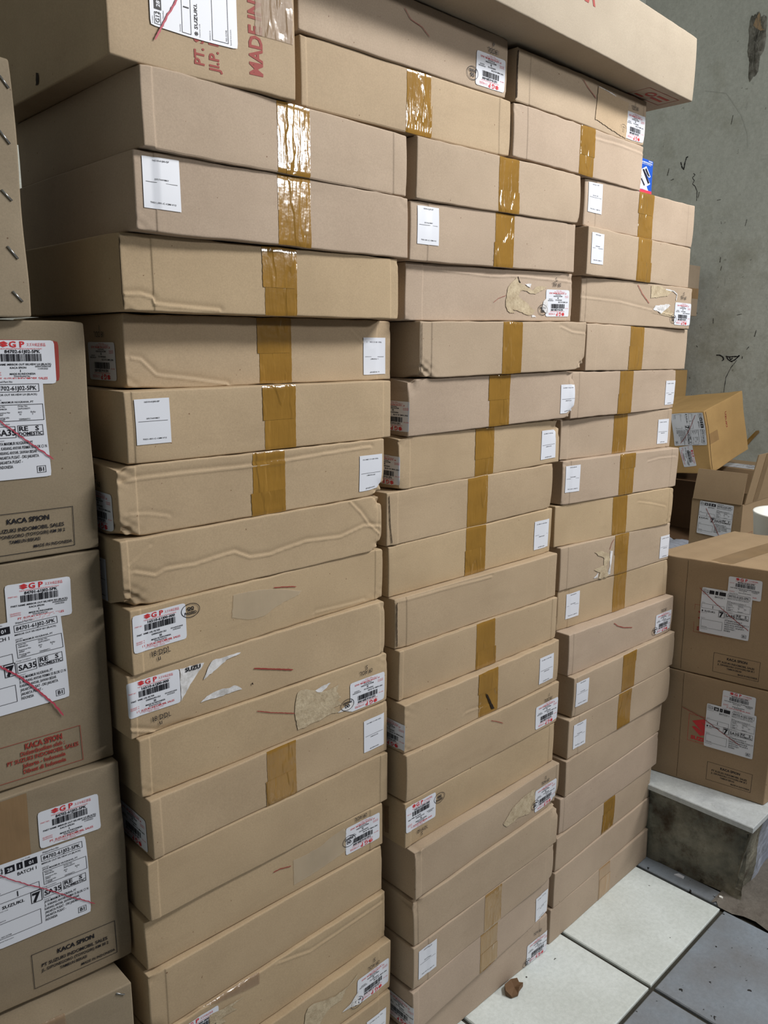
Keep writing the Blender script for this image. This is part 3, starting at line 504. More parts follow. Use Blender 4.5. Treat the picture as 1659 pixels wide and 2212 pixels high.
BOXES = [{"key":[1,0],"o":[0.548,-0.0204],"e":[0.9988,0.0497],"g":[0,1],"W":0.5127,"D":0.42,"zb":[1.7792,1.7816],"zt":[1.8806,1.8814],"items":[["tape",0.2237,0.2886,"brown"]]},{"key":[1,1],"o":[0.5393,-0.0063],"e":[0.9998,0.0183],"g":[0,1],"W":0.5232,"D":0.42,"zb":[1.6769,1.6775],"zt":[1.7792,1.7816],"items":[["tape",0.2345,0.3001,"brown"],["qr",0.0397,0.0629,"n","front"],["crease",0.0018,[[0.3745,0.1058],[0.4073,0.1072],[0.4544,0.1045]]]]},{"key":[1,2],"o":[0.5249,0.017],"e":[0.9999,-0.0167],"g":[0,1],"W":0.5195,"D":0.42,"zb":[1.5728,1.5727],"zt":[1.6769,1.6775],"items":[["tape",0.2307,0.2926,"brown"],["stroke","cut",0.0012,[[0.0005,0.0975],[-0.0002,0.0501],[-0.0,0.0042]],"front"],["crease",0.002,[[0.0032,0.0219],[0.0259,0.0229],[0.0431,0.0183],[0.0449,0.01],[0.0797,0.0078],[0.1487,0.0048]]]]},{"key":[1,3],"o":[0.5451,0.0637],"e":[0.9998,-0.0221],"g":[0,1],"W":0.5239,"D":0.42,"zb":[1.4647,1.4643],"zt":[1.5728,1.5727],"items":[["tape",0.2286,0.2942,"brown"],["qr",0.4823,0.0439,"u","front"],["sgp",0.3493,0.0391,"u","left"],["stamp",0.3463,0.0793,"18 DDL","u","left",0.0085],["stamp",0.3493,0.0887,"1","u","left",0.0085],["crease",0.0016,[[0.01,0.0448],[0.0243,0.0424],[0.0358,0.031],[0.0475,0.0194],[0.112,0.0119],[0.167,0.0031]]],["crease",0.001,[[0.4243,0.0895],[0.45,0.0707],[0.4764,0.0624]]]]},{"key":[1,4],"o":[0.5266,0.0385],"e":[0.9999,-0.0123],"g":[0,1],"W":0.5228,"D":0.42,"zb":[1.3589,1.3592],"zt":[1.4647,1.4643],"items":[["tape",0.2383,0.3019,"brown"],["qr",0.042,0.0608,"n","front"],["poly","hole",[[0.3663,0.1937],[0.3687,0.1937],[0.3687,0.1919],[0.3663,0.1919]],"front"]]},{"key":[1,5],"o":[0.5059,0.0341],"e":[0.9999,-0.0134],"g":[0,1],"W":0.5219,"D":0.42,"zb":[1.2529,1.2537],"zt":[1.3589,1.3592],"items":[["tape",0.2306,0.2954,"brown"],["qr",0.4876,0.045,"u","front"],["sgp",0.3591,0.0351,"u","left"],["stamp",0.3563,0.0751,"09 AJL","u","left",0.0085],["stamp",0.358,0.0857,"S","u","left",0.0085],["crease",0.0018,[[0.0111,0.0853],[0.1093,0.0859],[0.2435,0.0847],[0.4164,0.0908],[0.4871,0.0929]]],["crease",0.001,[[0.017,0.0341],[0.0461,0.0309],[0.0784,0.0226]]]]},{"key":[1,6],"o":[0.5012,0.0296],"e":[1.0,-0.0073],"g":[0,1],"W":0.5209,"D":0.42,"zb":[1.148,1.1493],"zt":[1.2529,1.2537],"items":[["qr",0.3466,0.0364,"n","left"],["crease",0.0018,[[0.021,0.0544],[0.0552,0.0426],[0.0711,0.0492],[0.1216,0.0466],[0.1639,0.0512],[0.1931,0.0535],[0.2225,0.0389],[0.2634,0.0366],[0.2828,0.0398],[0.3397,0.0462],[0.418,0.0414],[0.475,0.0525],[0.5147,0.0447]]],["crease",0.0018,[[0.4409,0.1028],[0.4674,0.0772],[0.4868,0.0536],[0.5148,0.0296]]],["crease",0.001,[[0.012,0.0656],[0.0272,0.0745],[0.048,0.0896]]]]},{"key":[1,7],"o":[0.507,0.023],"e":[0.9999,0.0133],"g":[0,1],"W":0.5214,"D":0.42,"zb":[1.0465,1.0496],"zt":[1.148,1.1493],"items":[["sgp",0.0479,0.0632,"n","front"],["stamp",0.0472,0.0263,"18 DDL","n","front",0.0085],["stamp",0.0436,0.0177,"u","n","front",0.0085],["circle",0.1005,0.0781,"n","front"],["poly","residue",[[0.1798,0.0859],[0.2135,0.0849],[0.2612,0.0782],[0.3217,0.0603],[0.3146,0.0548],[0.2803,0.0488],[0.2601,0.0425],[0.237,0.0343],[0.2054,0.0369],[0.1752,0.0486]],"front"],["stroke","red",0.0022,[[0.2613,0.0798],[0.2844,0.0757],[0.3098,0.0706]],"front"],["crease",0.001,[[0.3527,0.011],[0.4125,0.0082],[0.4717,0.0062]]]]},{"key":[1,8],"o":[0.4983,0.0292],"e":[0.9997,-0.0238],"g":[0,1],"W":0.5232,"D":0.42,"zb":[0.9442,0.9425],"zt":[1.0465,1.0496],"items":[["sgp",0.0417,0.0648,"n","front"],["stamp",0.0519,0.0233,"18 DDL","n","front",0.0085],["stamp",0.0499,0.0147,"u","n","front",0.0085],["poly","shred",[[0.0874,0.0921],[0.1037,0.0921],[0.1293,0.0909],[0.1268,0.0843],[0.1195,0.0784],[0.1078,0.0659],[0.099,0.0553],[0.0887,0.0413],[0.0864,0.0368]],"front"],["word",0.1093,0.088,"SUZU","n","front",0.0068],["poly","shred",[[0.1448,0.0906],[0.1977,0.0905],[0.1953,0.0877],[0.1713,0.084],[0.1534,0.0741],[0.1387,0.0676],[0.1278,0.062],[0.1342,0.0769]],"front"],["poly","shred",[[0.121,0.0245],[0.1371,0.0337],[0.1619,0.0357],[0.1751,0.0338],[0.1864,0.0355],[0.1945,0.0293],[0.1988,0.0245],[0.1628,0.0237],[0.1338,0.0245]],"front"],["poly","hole",[[0.2168,0.0304],[0.2194,0.0289],[0.219,0.0259],[0.2168,0.0275]],"front"],["stroke","red",0.003,[[0.2221,0.0541],[0.2565,0.0427],[0.3023,0.028]],"front"],["crease",0.002,[[0.0002,0.0159],[0.0424,-0.0012],[0.0959,-0.0049]]]]},{"key":[1,9],"o":[0.5062,0.0205],"e":[0.9999,-0.0101],"g":[0,1],"W":0.5208,"D":0.42,"zb":[0.844,0.8417],"zt":[0.9442,0.9425],"items":[["sgp",0.4678,0.0353,"u","front"],["stamp",0.4635,0.0764,"09 AOL","u","front",0.0085],["stamp",0.4647,0.0857,"S","u","front",0.0085],["circle",0.4162,0.0245,"u","front"],["poly","torn",[[0.2964,0.0719],[0.2995,0.0843],[0.3072,0.0893],[0.3211,0.0872],[0.3423,0.0771],[0.3603,0.07],[0.3787,0.069],[0.3975,0.0719],[0.3906,0.0591],[0.4018,0.0448],[0.3915,0.0418],[0.4028,0.0303],[0.3819,0.0302],[0.3969,0.0166],[0.3781,0.0196],[0.3484,0.0156],[0.3339,0.0159],[0.3195,0.0132],[0.3002,0.0138],[0.2971,0.0314],[0.2934,0.0506]],"front"],["poly","shred",[[0.3416,0.0779],[0.3568,0.0811],[0.377,0.0817],[0.3677,0.0748],[0.3548,0.0696],[0.3451,0.0732]],"front"],["poly","shred",[[0.3931,0.0162],[0.428,0.0286],[0.4338,0.022],[0.4239,0.0077],[0.4084,0.0144]],"front"],["stroke","red",0.002,[[0.2139,0.0788],[0.2425,0.0668],[0.2941,0.0489]],"front"],["stroke","cut",0.0014,[[-0.0126,0.0988],[-0.0137,0.0597],[-0.0102,0.0104]],"front"],["crease",0.0012,[[0.3658,0.1876],[0.4252,0.179],[0.5044,0.1848]]]]},{"key":[1,10],"o":[0.5131,0.0099],"e":[1.0,0.0067],"g":[0,1],"W":0.5132,"D":0.42,"zb":[0.7426,0.7363],"zt":[0.844,0.8417],"items":[["tape",0.2205,0.2846,"brown"],["qr",0.4759,0.0504,"u","front"],["sgp",0.3607,0.0348,"u","left"]]},{"key":[1,11],"o":[0.5012,0.008],"e":[1.0,0.0005],"g":[0,1],"W":0.5214,"D":0.42,"zb":[0.6381,0.6301],"zt":[0.7426,0.7363],"items":[]},{"key":[1,12],"o":[0.4946,0.0167],"e":[0.9998,-0.0174],"g":[0,1],"W":0.5142,"D":0.42,"zb":[0.5467,0.5373],"zt":[0.6381,0.6301],"items":[["sgp",0.4602,0.0471,"u","front"],["stamp",0.4537,0.0851,"09 AOL","u","front",0.0085],["circle",0.4242,0.0463,"u","front"],["poly","residue",[[0.2903,0.0662],[0.3171,0.0651],[0.3502,0.0663],[0.3806,0.0759],[0.4117,0.079],[0.4175,0.0664],[0.4171,0.0292],[0.3799,0.0227],[0.3344,0.0176],[0.2908,0.0158]],"front"],["stroke","red",0.0022,[[0.2452,0.0636],[0.2606,0.0633],[0.2848,0.0575]],"front"]]},{"key":[1,13],"o":[0.4893,0.0046],"e":[1.0,0.0058],"g":[0,1],"W":0.517,"D":0.42,"zb":[0.4365,0.4347],"zt":[0.5467,0.5373],"items":[["stroke","red",0.0022,[[0.2331,-0.0655],[0.2614,-0.0726],[0.2942,-0.0832],[0.3223,-0.0964]],"front"],["poly","residue",[[0.2421,-0.0053],[0.2685,-0.0147],[0.2655,-0.0565],[0.2459,-0.0542]],"front"]]},{"key":[1,14],"o":[0.4868,-0.0017],"e":[1.0,-0.0011],"g":[0,1],"W":0.52,"D":0.42,"zb":[0.327,0.3282],"zt":[0.4365,0.4347],"items":[["sgp",0.0786,0.0689,"n","front"],["poly","torn",[[0.1056,0.0878],[0.1318,0.0829],[0.1734,0.081],[0.1473,0.0757],[0.1597,0.0643],[0.1279,0.0665],[0.1368,0.054],[0.1056,0.0563],[0.1021,0.0776]],"front"],["poly","clear",[[0.06,0.1548],[0.1071,0.1489],[0.1563,0.1365],[0.2074,0.1111],[0.2065,0.0857],[0.1232,0.1012],[0.0642,0.1248]],"front"],["crease",0.0015,[[0.2491,0.1017],[0.3212,0.0816],[0.5088,0.0873]]]]},{"key":[1,15],"o":[0.4888,-0.0124],"e":[1.0,-0.0081],"g":[0,1],"W":0.52,"D":0.42,"zb":[0.2171,0.2135],"zt":[0.327,0.3282],"items":[["sgp",0.469,0.0467,"u","front"],["stamp",0.4683,0.0843,"09 AOL","u","front",0.0085],["stamp",0.4702,0.0962,"S","u","front",0.0085],["circle",0.4247,0.0253,"u","front"],["poly","torn",[[0.2954,0.0838],[0.3012,0.0938],[0.3143,0.094],[0.3371,0.0864],[0.3643,0.0778],[0.4004,0.0783],[0.4252,0.0901],[0.421,0.0818],[0.3922,0.0744],[0.384,0.0581],[0.3601,0.0592],[0.3443,0.0552],[0.3286,0.039],[0.3129,0.023],[0.2943,0.0322],[0.292,0.0635]],"front"],["poly","shred",[[0.4291,0.0494],[0.4281,0.0188],[0.4082,0.0244],[0.3857,0.0281],[0.4082,0.0335],[0.4186,0.0432]],"front"]]},{"key":[1,16],"o":[0.4842,-0.0161],"e":[0.9999,-0.0105],"g":[0,1],"W":0.52,"D":0.42,"zb":[0.1085,0.1072],"zt":[0.2171,0.2135],"items":[["qr",0.4781,0.0422,"u","front"]]},{"key":[1,17],"o":[0.4822,-0.0161],"e":[0.9999,-0.0105],"g":[0,1],"W":0.52,"D":0.42,"zb":[0.0,0.0],"zt":[0.1085,0.1072],"items":[]},{"key":[2,0],"o":[0.8193,-0.0032],"e":[0.9998,0.0201],"g":[0,1],"W":0.5145,"D":0.42,"zb":[1.9852,1.9917],"zt":[2.0915,2.0964],"items":[["sgp",0.4621,0.0371,"u","front"],["stamp",0.4659,0.0734,"18 DDL","u","front",0.0085],["stamp",0.4668,0.0849,"4","u","front",0.0085],["circle",0.4077,0.0252,"u","front"],["stroke","red",0.0015,[[0.2257,0.0858],[0.2415,0.0718],[0.2691,0.0671],[0.2881,0.0558]],"front"]]},{"key":[2,1],"o":[0.8256,0.0023],"e":[1.0,0.007],"g":[0,1],"W":0.5229,"D":0.42,"zb":[1.8844,1.8889],"zt":[1.9852,1.9917],"items":[["tape",0.2297,0.2917,"brown"]]},{"key":[2,2],"o":[1.0779,-0.0001],"e":[1.0,0.0012],"g":[0,1],"W":0.5189,"D":0.42,"zb":[1.7791,1.7886],"zt":[1.8844,1.8889],"items":[["tape",0.2318,0.2944,"brown"]]},{"key":[2,3],"o":[1.0715,0.0085],"e":[1.0,-0.0077],"g":[0,1],"W":0.52,"D":0.42,"zb":[1.6763,1.685],"zt":[1.7791,1.7886],"items":[["tape",0.2372,0.298,"brown"],["qr",0.0445,0.0628,"n","front"]]},{"key":[2,4],"o":[1.0785,0.0266],"e":[0.9995,-0.0313],"g":[0,1],"W":0.5214,"D":0.42,"zb":[1.5718,1.5802],"zt":[1.6763,1.685],"items":[["sgp",0.4663,0.039,"u","front"],["stamp",0.4586,0.0781,"09 AJL","u","front",0.0085],["stamp",0.458,0.0889,"S","u","front",0.0085],["circle",0.411,0.0244,"u","front"],["poly","torn",[[0.3184,0.0886],[0.3329,0.0774],[0.3462,0.0738],[0.3655,0.0665],[0.3734,0.0633],[0.3844,0.0716],[0.4036,0.0739],[0.4235,0.0722],[0.4159,0.0685],[0.4005,0.0628],[0.3854,0.0572],[0.37,0.0569],[0.3545,0.0616],[0.3431,0.0636],[0.3338,0.0622],[0.3261,0.0519],[0.3406,0.0431],[0.356,0.0377],[0.3719,0.0276],[0.3838,0.0231],[0.3803,0.0173],[0.3767,0.0137],[0.3595,0.0124],[0.3422,0.0169],[0.3252,0.0213],[0.3094,0.0239],[0.3181,0.0161],[0.3016,0.0165],[0.2941,0.0198],[0.2873,0.0298],[0.2866,0.0432],[0.29,0.0632],[0.2949,0.0722]],"front"],["poly","shred",[[0.3469,0.077],[0.3696,0.0766],[0.3654,0.0693],[0.3557,0.0724]],"front"],["poly","shred",[[0.3739,0.012],[0.3835,0.0132],[0.3897,0.008],[0.3742,0.0085]],"front"],["poly","hole",[[0.3183,0.0903],[0.3211,0.0904],[0.3314,0.0784],[0.3296,0.0769]],"front"],["poly","shred",[[0.4213,0.0482],[0.4146,0.0445],[0.4078,0.0292],[0.4112,0.0234],[0.4247,0.0165],[0.4296,0.0177],[0.4273,0.0483]],"front"],["stroke","red",0.001,[[0.2471,0.0369],[0.2642,0.046],[0.2861,0.0515]],"front"],["crease",0.002,[[0.0056,0.0963],[0.1031,0.0932],[0.2378,0.0882],[0.3261,0.0916],[0.4214,0.0885],[0.5169,0.087]]]]},{"key":[2,5],"o":[1.1063,0.0127],"e":[0.999,-0.0456],"g":[0,1],"W":0.5226,"D":0.42,"zb":[1.4656,1.4725],"zt":[1.5718,1.5802],"items":[["tape",0.2333,0.2957,"brown"],["stroke","cut",0.0012,[[0.0041,0.1038],[0.0038,0.0585],[0.0035,0.0048]],"front"],["crease",0.0015,[[0.4271,0.0961],[0.4681,0.0843],[0.5158,0.0807]]]]},{"key":[2,6],"o":[1.0862,0.0223],"e":[0.9989,-0.0465],"g":[0,1],"W":0.524,"D":0.42,"zb":[1.3576,1.3639],"zt":[1.4656,1.4725],"items":[["tape",0.2298,0.2948,"brown"],["qr",0.498,0.0446,"u","front"],["sgp",0.3801,0.0382,"u","left"]]},{"key":[2,7],"o":[1.0653,0.026],"e":[0.9998,-0.0212],"g":[0,1],"W":0.519,"D":0.42,"zb":[1.2552,1.2607],"zt":[1.3576,1.3639],"items":[["tape",0.2206,0.2803,"brown"],["qr",0.4754,0.0449,"u","front"],["sgp",0.3829,0.0377,"u","left"]]},{"key":[2,8],"o":[1.0348,0.0271],"e":[0.9996,-0.0283],"g":[0,1],"W":0.5235,"D":0.42,"zb":[1.1494,1.1546],"zt":[1.2552,1.2607],"items":[["tape",0.2291,0.2926,"brown"],["stroke","cut",0.002,[[0.0053,0.1008],[0.008,0.0466],[0.0132,0.0039]],"front"]]},{"key":[2,9],"o":[1.0408,0.0289],"e":[0.9995,-0.0331],"g":[0,1],"W":0.5217,"D":0.42,"zb":[1.047,1.0481],"zt":[1.1494,1.1546],"items":[["tape",0.2207,0.2844,"brown"],["qr",0.4825,0.0481,"u","front"]]},{"key":[2,10],"o":[1.0434,0.0117],"e":[0.9994,-0.0359],"g":[0,1],"W":0.5207,"D":0.42,"zb":[0.9434,0.9426],"zt":[1.047,1.0481],"items":[["stroke","cut",0.002,[[0.0043,0.0984],[0.0035,0.0514],[0.0051,0.0032]],"front"],["crease",0.0015,[[0.0053,0.0988],[0.1088,0.0977],[0.2818,0.0951]]]]},{"key":[2,11],"o":[1.0459,0.0019],"e":[0.9995,-0.03],"g":[0,1],"W":0.5206,"D":0.42,"zb":[0.8354,0.838],"zt":[0.9434,0.9426],"items":[["tape",0.2288,0.2919,"brown"]]},{"key":[2,12],"o":[1.0431,-0.0162],"e":[0.9999,-0.0155],"g":[0,1],"W":0.5223,"D":0.42,"zb":[0.7307,0.7327],"zt":[0.8354,0.838],"items":[["tape",0.226,0.2906,"brown"],["qr",0.4707,0.0462,"u","front"],["sgp",0.3795,0.0358,"u","left"],["poly","hole",[[0.2461,0.0545],[0.2542,0.0486],[0.2784,0.0079],[0.2687,0.0088]],"front"],["crease",0.001,[[0.1851,0.0267],[0.1953,0.027],[0.2581,0.0207]]]]},{"key":[2,13],"o":[1.0428,-0.0228],"e":[0.9999,-0.0144],"g":[0,1],"W":0.5216,"D":0.42,"zb":[0.6271,0.627],"zt":[0.7307,0.7327],"items":[["sgp",0.4747,0.0374,"u","front"],["stamp",0.4776,0.0722,"18 DDL","u","front",0.0085],["stamp",0.4805,0.0832,"1","u","front",0.0085],["stroke","red",0.0018,[[0.2622,0.0916],[0.282,0.0827],[0.3055,0.0701]],"front"]]},{"key":[2,14],"o":[1.0395,-0.0244],"e":[1.0,-0.0068],"g":[0,1],"W":0.5188,"D":0.42,"zb":[0.5258,0.5233],"zt":[0.6271,0.627],"items":[["sgp",0.0464,0.0645,"n","front"],["stamp",0.0514,0.0246,"09 AOL","n","front",0.0085],["stamp",0.0494,0.0154,"S","n","front",0.0085],["circle",0.1016,0.0751,"n","front"],["poly","clear",[[0.361,0.0744],[0.376,0.0781],[0.375,0.0151],[0.3627,0.0134]],"left"]]},{"key":[2,15],"o":[1.0458,-0.0496],"e":[0.9999,0.0124],"g":[0,1],"W":0.5188,"D":0.42,"zb":[0.4173,0.418],"zt":[0.5258,0.5233],"items":[["sgp",0.4634,0.0406,"u","front"],["stamp",0.4593,0.0794,"09 AOL","u","front",0.0085],["stamp",0.4604,0.09,"S","u","front",0.0085],["circle",0.4193,0.0338,"u","front"],["poly","torn",[[0.4153,0.0784],[0.4213,0.0396],[0.3958,0.0212],[0.3528,0.0304],[0.3286,0.0273],[0.3048,0.0263],[0.291,0.0406],[0.3092,0.0522],[0.3147,0.0596],[0.3263,0.0665],[0.3683,0.0761]],"front"]]},{"key":[2,16],"o":[1.0402,-0.0522],"e":[1.0,0.0062],"g":[0,1],"W":0.5197,"D":0.42,"zb":[0.3136,0.3082],"zt":[0.4173,0.418],"items":[]},{"key":[2,17],"o":[1.0362,-0.0559],"e":[0.9999,0.0172],"g":[0,1],"W":0.5165,"D":0.42,"zb":[0.2114,0.2126],"zt":[0.3136,0.3082],"items":[["tape",0.236,0.3003,"brown"],["qr",0.0423,0.0522,"n","front"]]},{"key":[2,18],"o":[1.0314,-0.059],"e":[0.9994,0.0336],"g":[0,1],"W":0.5189,"D":0.42,"zb":[0.1063,0.1091],"zt":[0.2114,0.2126],"items":[["tape",0.2314,0.2971,"brown"],["qr",0.4858,0.038,"u","front"],["sgp",0.3822,0.0411,"u","left"]]},{"key":[2,19],"o":[1.0258,-0.032],"e":[0.9998,-0.0208],"g":[0,1],"W":0.52,"D":0.42,"zb":[0.0,0.0],"zt":[0.1063,0.1091],"items":[["sgp",0.4801,0.0318,"u","front"],["stamp",0.4767,0.079,"09 AOL","u","front",0.0085],["circle",0.4381,0.0105,"u","front"]]},{"key":[3,0],"o":[1.3535,-0.0012],"e":[0.9997,0.0244],"g":[0,1],"W":0.5189,"D":0.42,"zb":[1.9913,1.9909],"zt":[2.0875,2.0918],"items":[["sgp",0.4697,0.0341,"u","front"],["stamp",0.4642,0.073,"18 DDL","u","front",0.0085],["stamp",0.4651,0.0821,"1","u","front",0.0085],["circle",0.4145,0.0204,"u","front"],["stroke","red",0.002,[[0.2337,0.0873],[0.2538,0.0762],[0.291,0.0605]],"front"],["poly","patch",[[0.2979,0.0866],[0.4308,0.0783],[0.4299,0.0033],[0.291,0.0197]],"front"],["stroke","shred",0.002,[[0.2979,0.0869],[0.3348,0.0857],[0.3745,0.0819]],"front"],["stroke","cut",0.003,[[0.0025,0.093],[0.0009,0.0626],[0.002,0.0048]],"front"]]},{"key":[3,1],"o":[1.3514,0.0017],"e":[0.9999,0.013],"g":[0,1],"W":0.5155,"D":0.42,"zb":[1.8918,1.8899],"zt":[1.9913,1.9909],"items":[["tape",0.2362,0.2947,"brown"],["crease",0.0015,[[0.2979,0.0811],[0.3989,0.0849],[0.5127,0.0827]]]]},{"key":[3,2],"o":[1.6329,0.0116],"e":[1.0,-0.0048],"g":[0,1],"W":0.5231,"D":0.42,"zb":[1.7889,1.7816],"zt":[1.8918,1.8899],"items":[["tape",0.236,0.3061,"brown"],["qr",0.0398,0.0658,"n","front"]]},{"key":[3,3],"o":[1.6325,-0.0003],"e":[0.9999,0.0161],"g":[0,1],"W":0.52,"D":0.42,"zb":[1.6842,1.6778],"zt":[1.7889,1.7816],"items":[["tape",0.2311,0.2999,"brown"],["qr",0.0421,0.0591,"n","front"]]},{"key":[3,4],"o":[1.6479,0.0176],"e":[0.9996,-0.0271],"g":[0,1],"W":0.5213,"D":0.42,"zb":[1.579,1.5697],"zt":[1.6842,1.6778],"items":[["sgp",0.4755,0.0383,"u","front"],["stamp",0.4712,0.0797,"09 AJL","u","front",0.0085],["stamp",0.4721,0.0899,"S","u","front",0.0085],["circle",0.425,0.0242,"u","front"],["poly","torn",[[0.302,0.1022],[0.3423,0.1029],[0.408,0.0933],[0.3856,0.0802],[0.304,0.0709]],"front"],["poly","shred",[[0.3195,0.0435],[0.3297,0.0537],[0.3967,0.061],[0.4054,0.0574],[0.3602,0.0344],[0.3434,0.0407]],"front"],["poly","torn",[[0.3128,0.0362],[0.3524,0.0333],[0.3898,0.0527],[0.416,0.042],[0.4294,0.0365],[0.4225,0.0274]],"front"],["stroke","red",0.0025,[[0.2362,0.0998],[0.2612,0.0788],[0.2982,0.058]],"front"],["stroke","shred",0.003,[[0.3749,0.0972],[0.4162,0.0938],[0.4356,0.087],[0.4331,0.0708]],"front"],["crease",0.0012,[[0.0037,0.0568],[0.156,0.0544],[0.3041,0.0428],[0.4258,0.0323]]]]},{"key":[3,5],"o":[1.6679,0.0111],"e":[1.0,0.0072],"g":[0,1],"W":0.52,"D":0.42,"zb":[1.4675,1.4613],"zt":[1.579,1.5697],"items":[["tape",0.2017,0.271,"brown"]]},{"key":[3,6],"o":[1.6193,0.0127],"e":[1.0,0.0083],"g":[0,1],"W":0.52,"D":0.42,"zb":[1.3583,1.3548],"zt":[1.4675,1.4613],"items":[["tape",0.2141,0.281,"brown"],["qr",0.4911,0.0448,"u","front"]]},{"key":[3,7],"o":[1.6113,0.0301],"e":[0.9996,-0.0269],"g":[0,1],"W":0.5213,"D":0.42,"zb":[1.2587,1.2475],"zt":[1.3583,1.3548],"items":[["tape",0.2255,0.2902,"brown"],["qr",0.4772,0.0446,"u","front"]]},{"key":[3,8],"o":[1.6165,0.0229],"e":[0.9982,-0.0606],"g":[0,1],"W":0.5206,"D":0.42,"zb":[1.1503,1.138],"zt":[1.2587,1.2475],"items":[["tape",0.236,0.3038,"brown"],["qr",0.0377,0.0632,"n","front"],["crease",0.001,[[0.3686,0.0812],[0.4221,0.086],[0.5027,0.0849]]]]},{"key":[3,9],"o":[1.6016,0.0289],"e":[0.9972,-0.0751],"g":[0,1],"W":0.5223,"D":0.42,"zb":[1.0464,1.0329],"zt":[1.1503,1.138],"items":[["tape",0.2354,0.2999,"brown"],["crease",0.001,[[0.352,0.0789],[0.4055,0.0693],[0.4854,0.0524]]]]},{"key":[3,10],"o":[1.6171,0.0178],"e":[0.9993,-0.0386],"g":[0,1],"W":0.5196,"D":0.42,"zb":[0.9356,0.9245],"zt":[1.0464,1.0329],"items":[["tape",0.2383,0.3029,"brown"],["qr",0.4947,0.042,"u","front"],["poly","torn",[[0.1426,0.0789],[0.1743,0.0774],[0.2079,0.0647],[0.215,0.0467],[0.1969,0.0328],[0.2123,0.0048],[0.1898,-0.0019],[0.164,0.0056],[0.1718,0.0194],[0.1439,0.0312],[0.1611,0.0346],[0.1857,0.0368],[0.1871,0.0575],[0.1575,0.0692]],"front"],["poly","shred",[[0.2143,0.0721],[0.2256,0.0696],[0.2192,0.0078],[0.2047,0.0069],[0.2154,0.0297]],"front"],["poly","shred",[[0.1426,0.0086],[0.1625,0.021],[0.1603,0.0075]],"front"],["stroke","red",0.002,[[0.2292,0.1023],[0.2194,0.0924],[0.2104,0.0748]],"front"]]},{"key":[3,11],"o":[1.6193,0.021],"e":[0.999,-0.0451],"g":[0,1],"W":0.5201,"D":0.42,"zb":[0.8299,0.819],"zt":[0.9356,0.9245],"items":[["tape",0.2425,0.305,"brown"],["qr",0.0614,0.0589,"n","front"]]},{"key":[3,12],"o":[1.6251,-0.0141],"e":[0.9997,-0.0244],"g":[0,1],"W":0.5208,"D":0.42,"zb":[0.7197,0.7126],"zt":[0.8299,0.819],"items":[["sgp",0.4645,0.04,"u","front"],["stamp",0.4617,0.0768,"18 DDL","u","front",0.0085],["circle",0.4178,0.0224,"u","front"],["stroke","red",0.0025,[[0.1957,0.0969],[0.216,0.0848],[0.2482,0.073],[0.2929,0.0626]],"front"]]},{"key":[3,13],"o":[1.6302,-0.0299],"e":[0.9999,-0.0128],"g":[0,1],"W":0.5209,"D":0.42,"zb":[0.6113,0.6061],"zt":[0.7197,0.7126],"items":[["tape",0.2292,0.2973,"brown"],["qr",0.0364,0.0604,"n","front"]]},{"key":[3,14],"o":[1.6155,-0.0324],"e":[1.0,-0.0077],"g":[0,1],"W":0.5204,"D":0.42,"zb":[0.5052,0.5016],"zt":[0.6113,0.6061],"items":[["tape",0.2335,0.3016,"brown"],["qr",0.0492,0.0536,"n","front"]]},{"key":[3,15],"o":[1.6058,-0.0368],"e":[0.9999,0.0155],"g":[0,1],"W":0.5154,"D":0.42,"zb":[0.4047,0.4045],"zt":[0.5052,0.5016],"items":[]},{"key":[3,16],"o":[1.5916,-0.0343],"e":[1.0,0.0096],"g":[0,1],"W":0.5228,"D":0.42,"zb":[0.3042,0.2984],"zt":[0.4047,0.4045],"items":[]},{"key":[3,17],"o":[1.5784,-0.0387],"e":[0.9996,0.027],"g":[0,1],"W":0.5116,"D":0.42,"zb":[0.2047,0.1995],"zt":[0.3042,0.2984],"items":[["tape",0.2327,0.2952,"brown"]]},{"key":[3,18],"o":[1.5756,-0.0397],"e":[0.9997,0.0235],"g":[0,1],"W":0.5168,"D":0.42,"zb":[0.1024,0.0999],"zt":[0.2047,0.1995],"items":[]},{"key":[3,19],"o":[1.5669,-0.0388],"e":[1.0,0.0058],"g":[0,1],"W":0.5172,"D":0.42,"zb":[0.0,0.0],"zt":[0.1024,0.0999],"items":[["tape",0.2368,0.2964,"faded"]]}]
TILT = [[0.00906, 0.98629, -0.16478], [-0.99148, 0.03028, 0.12668], [0.12993, 0.16223, 0.97816]]
TORG = [3.6794, 0.9027, 0.8916]

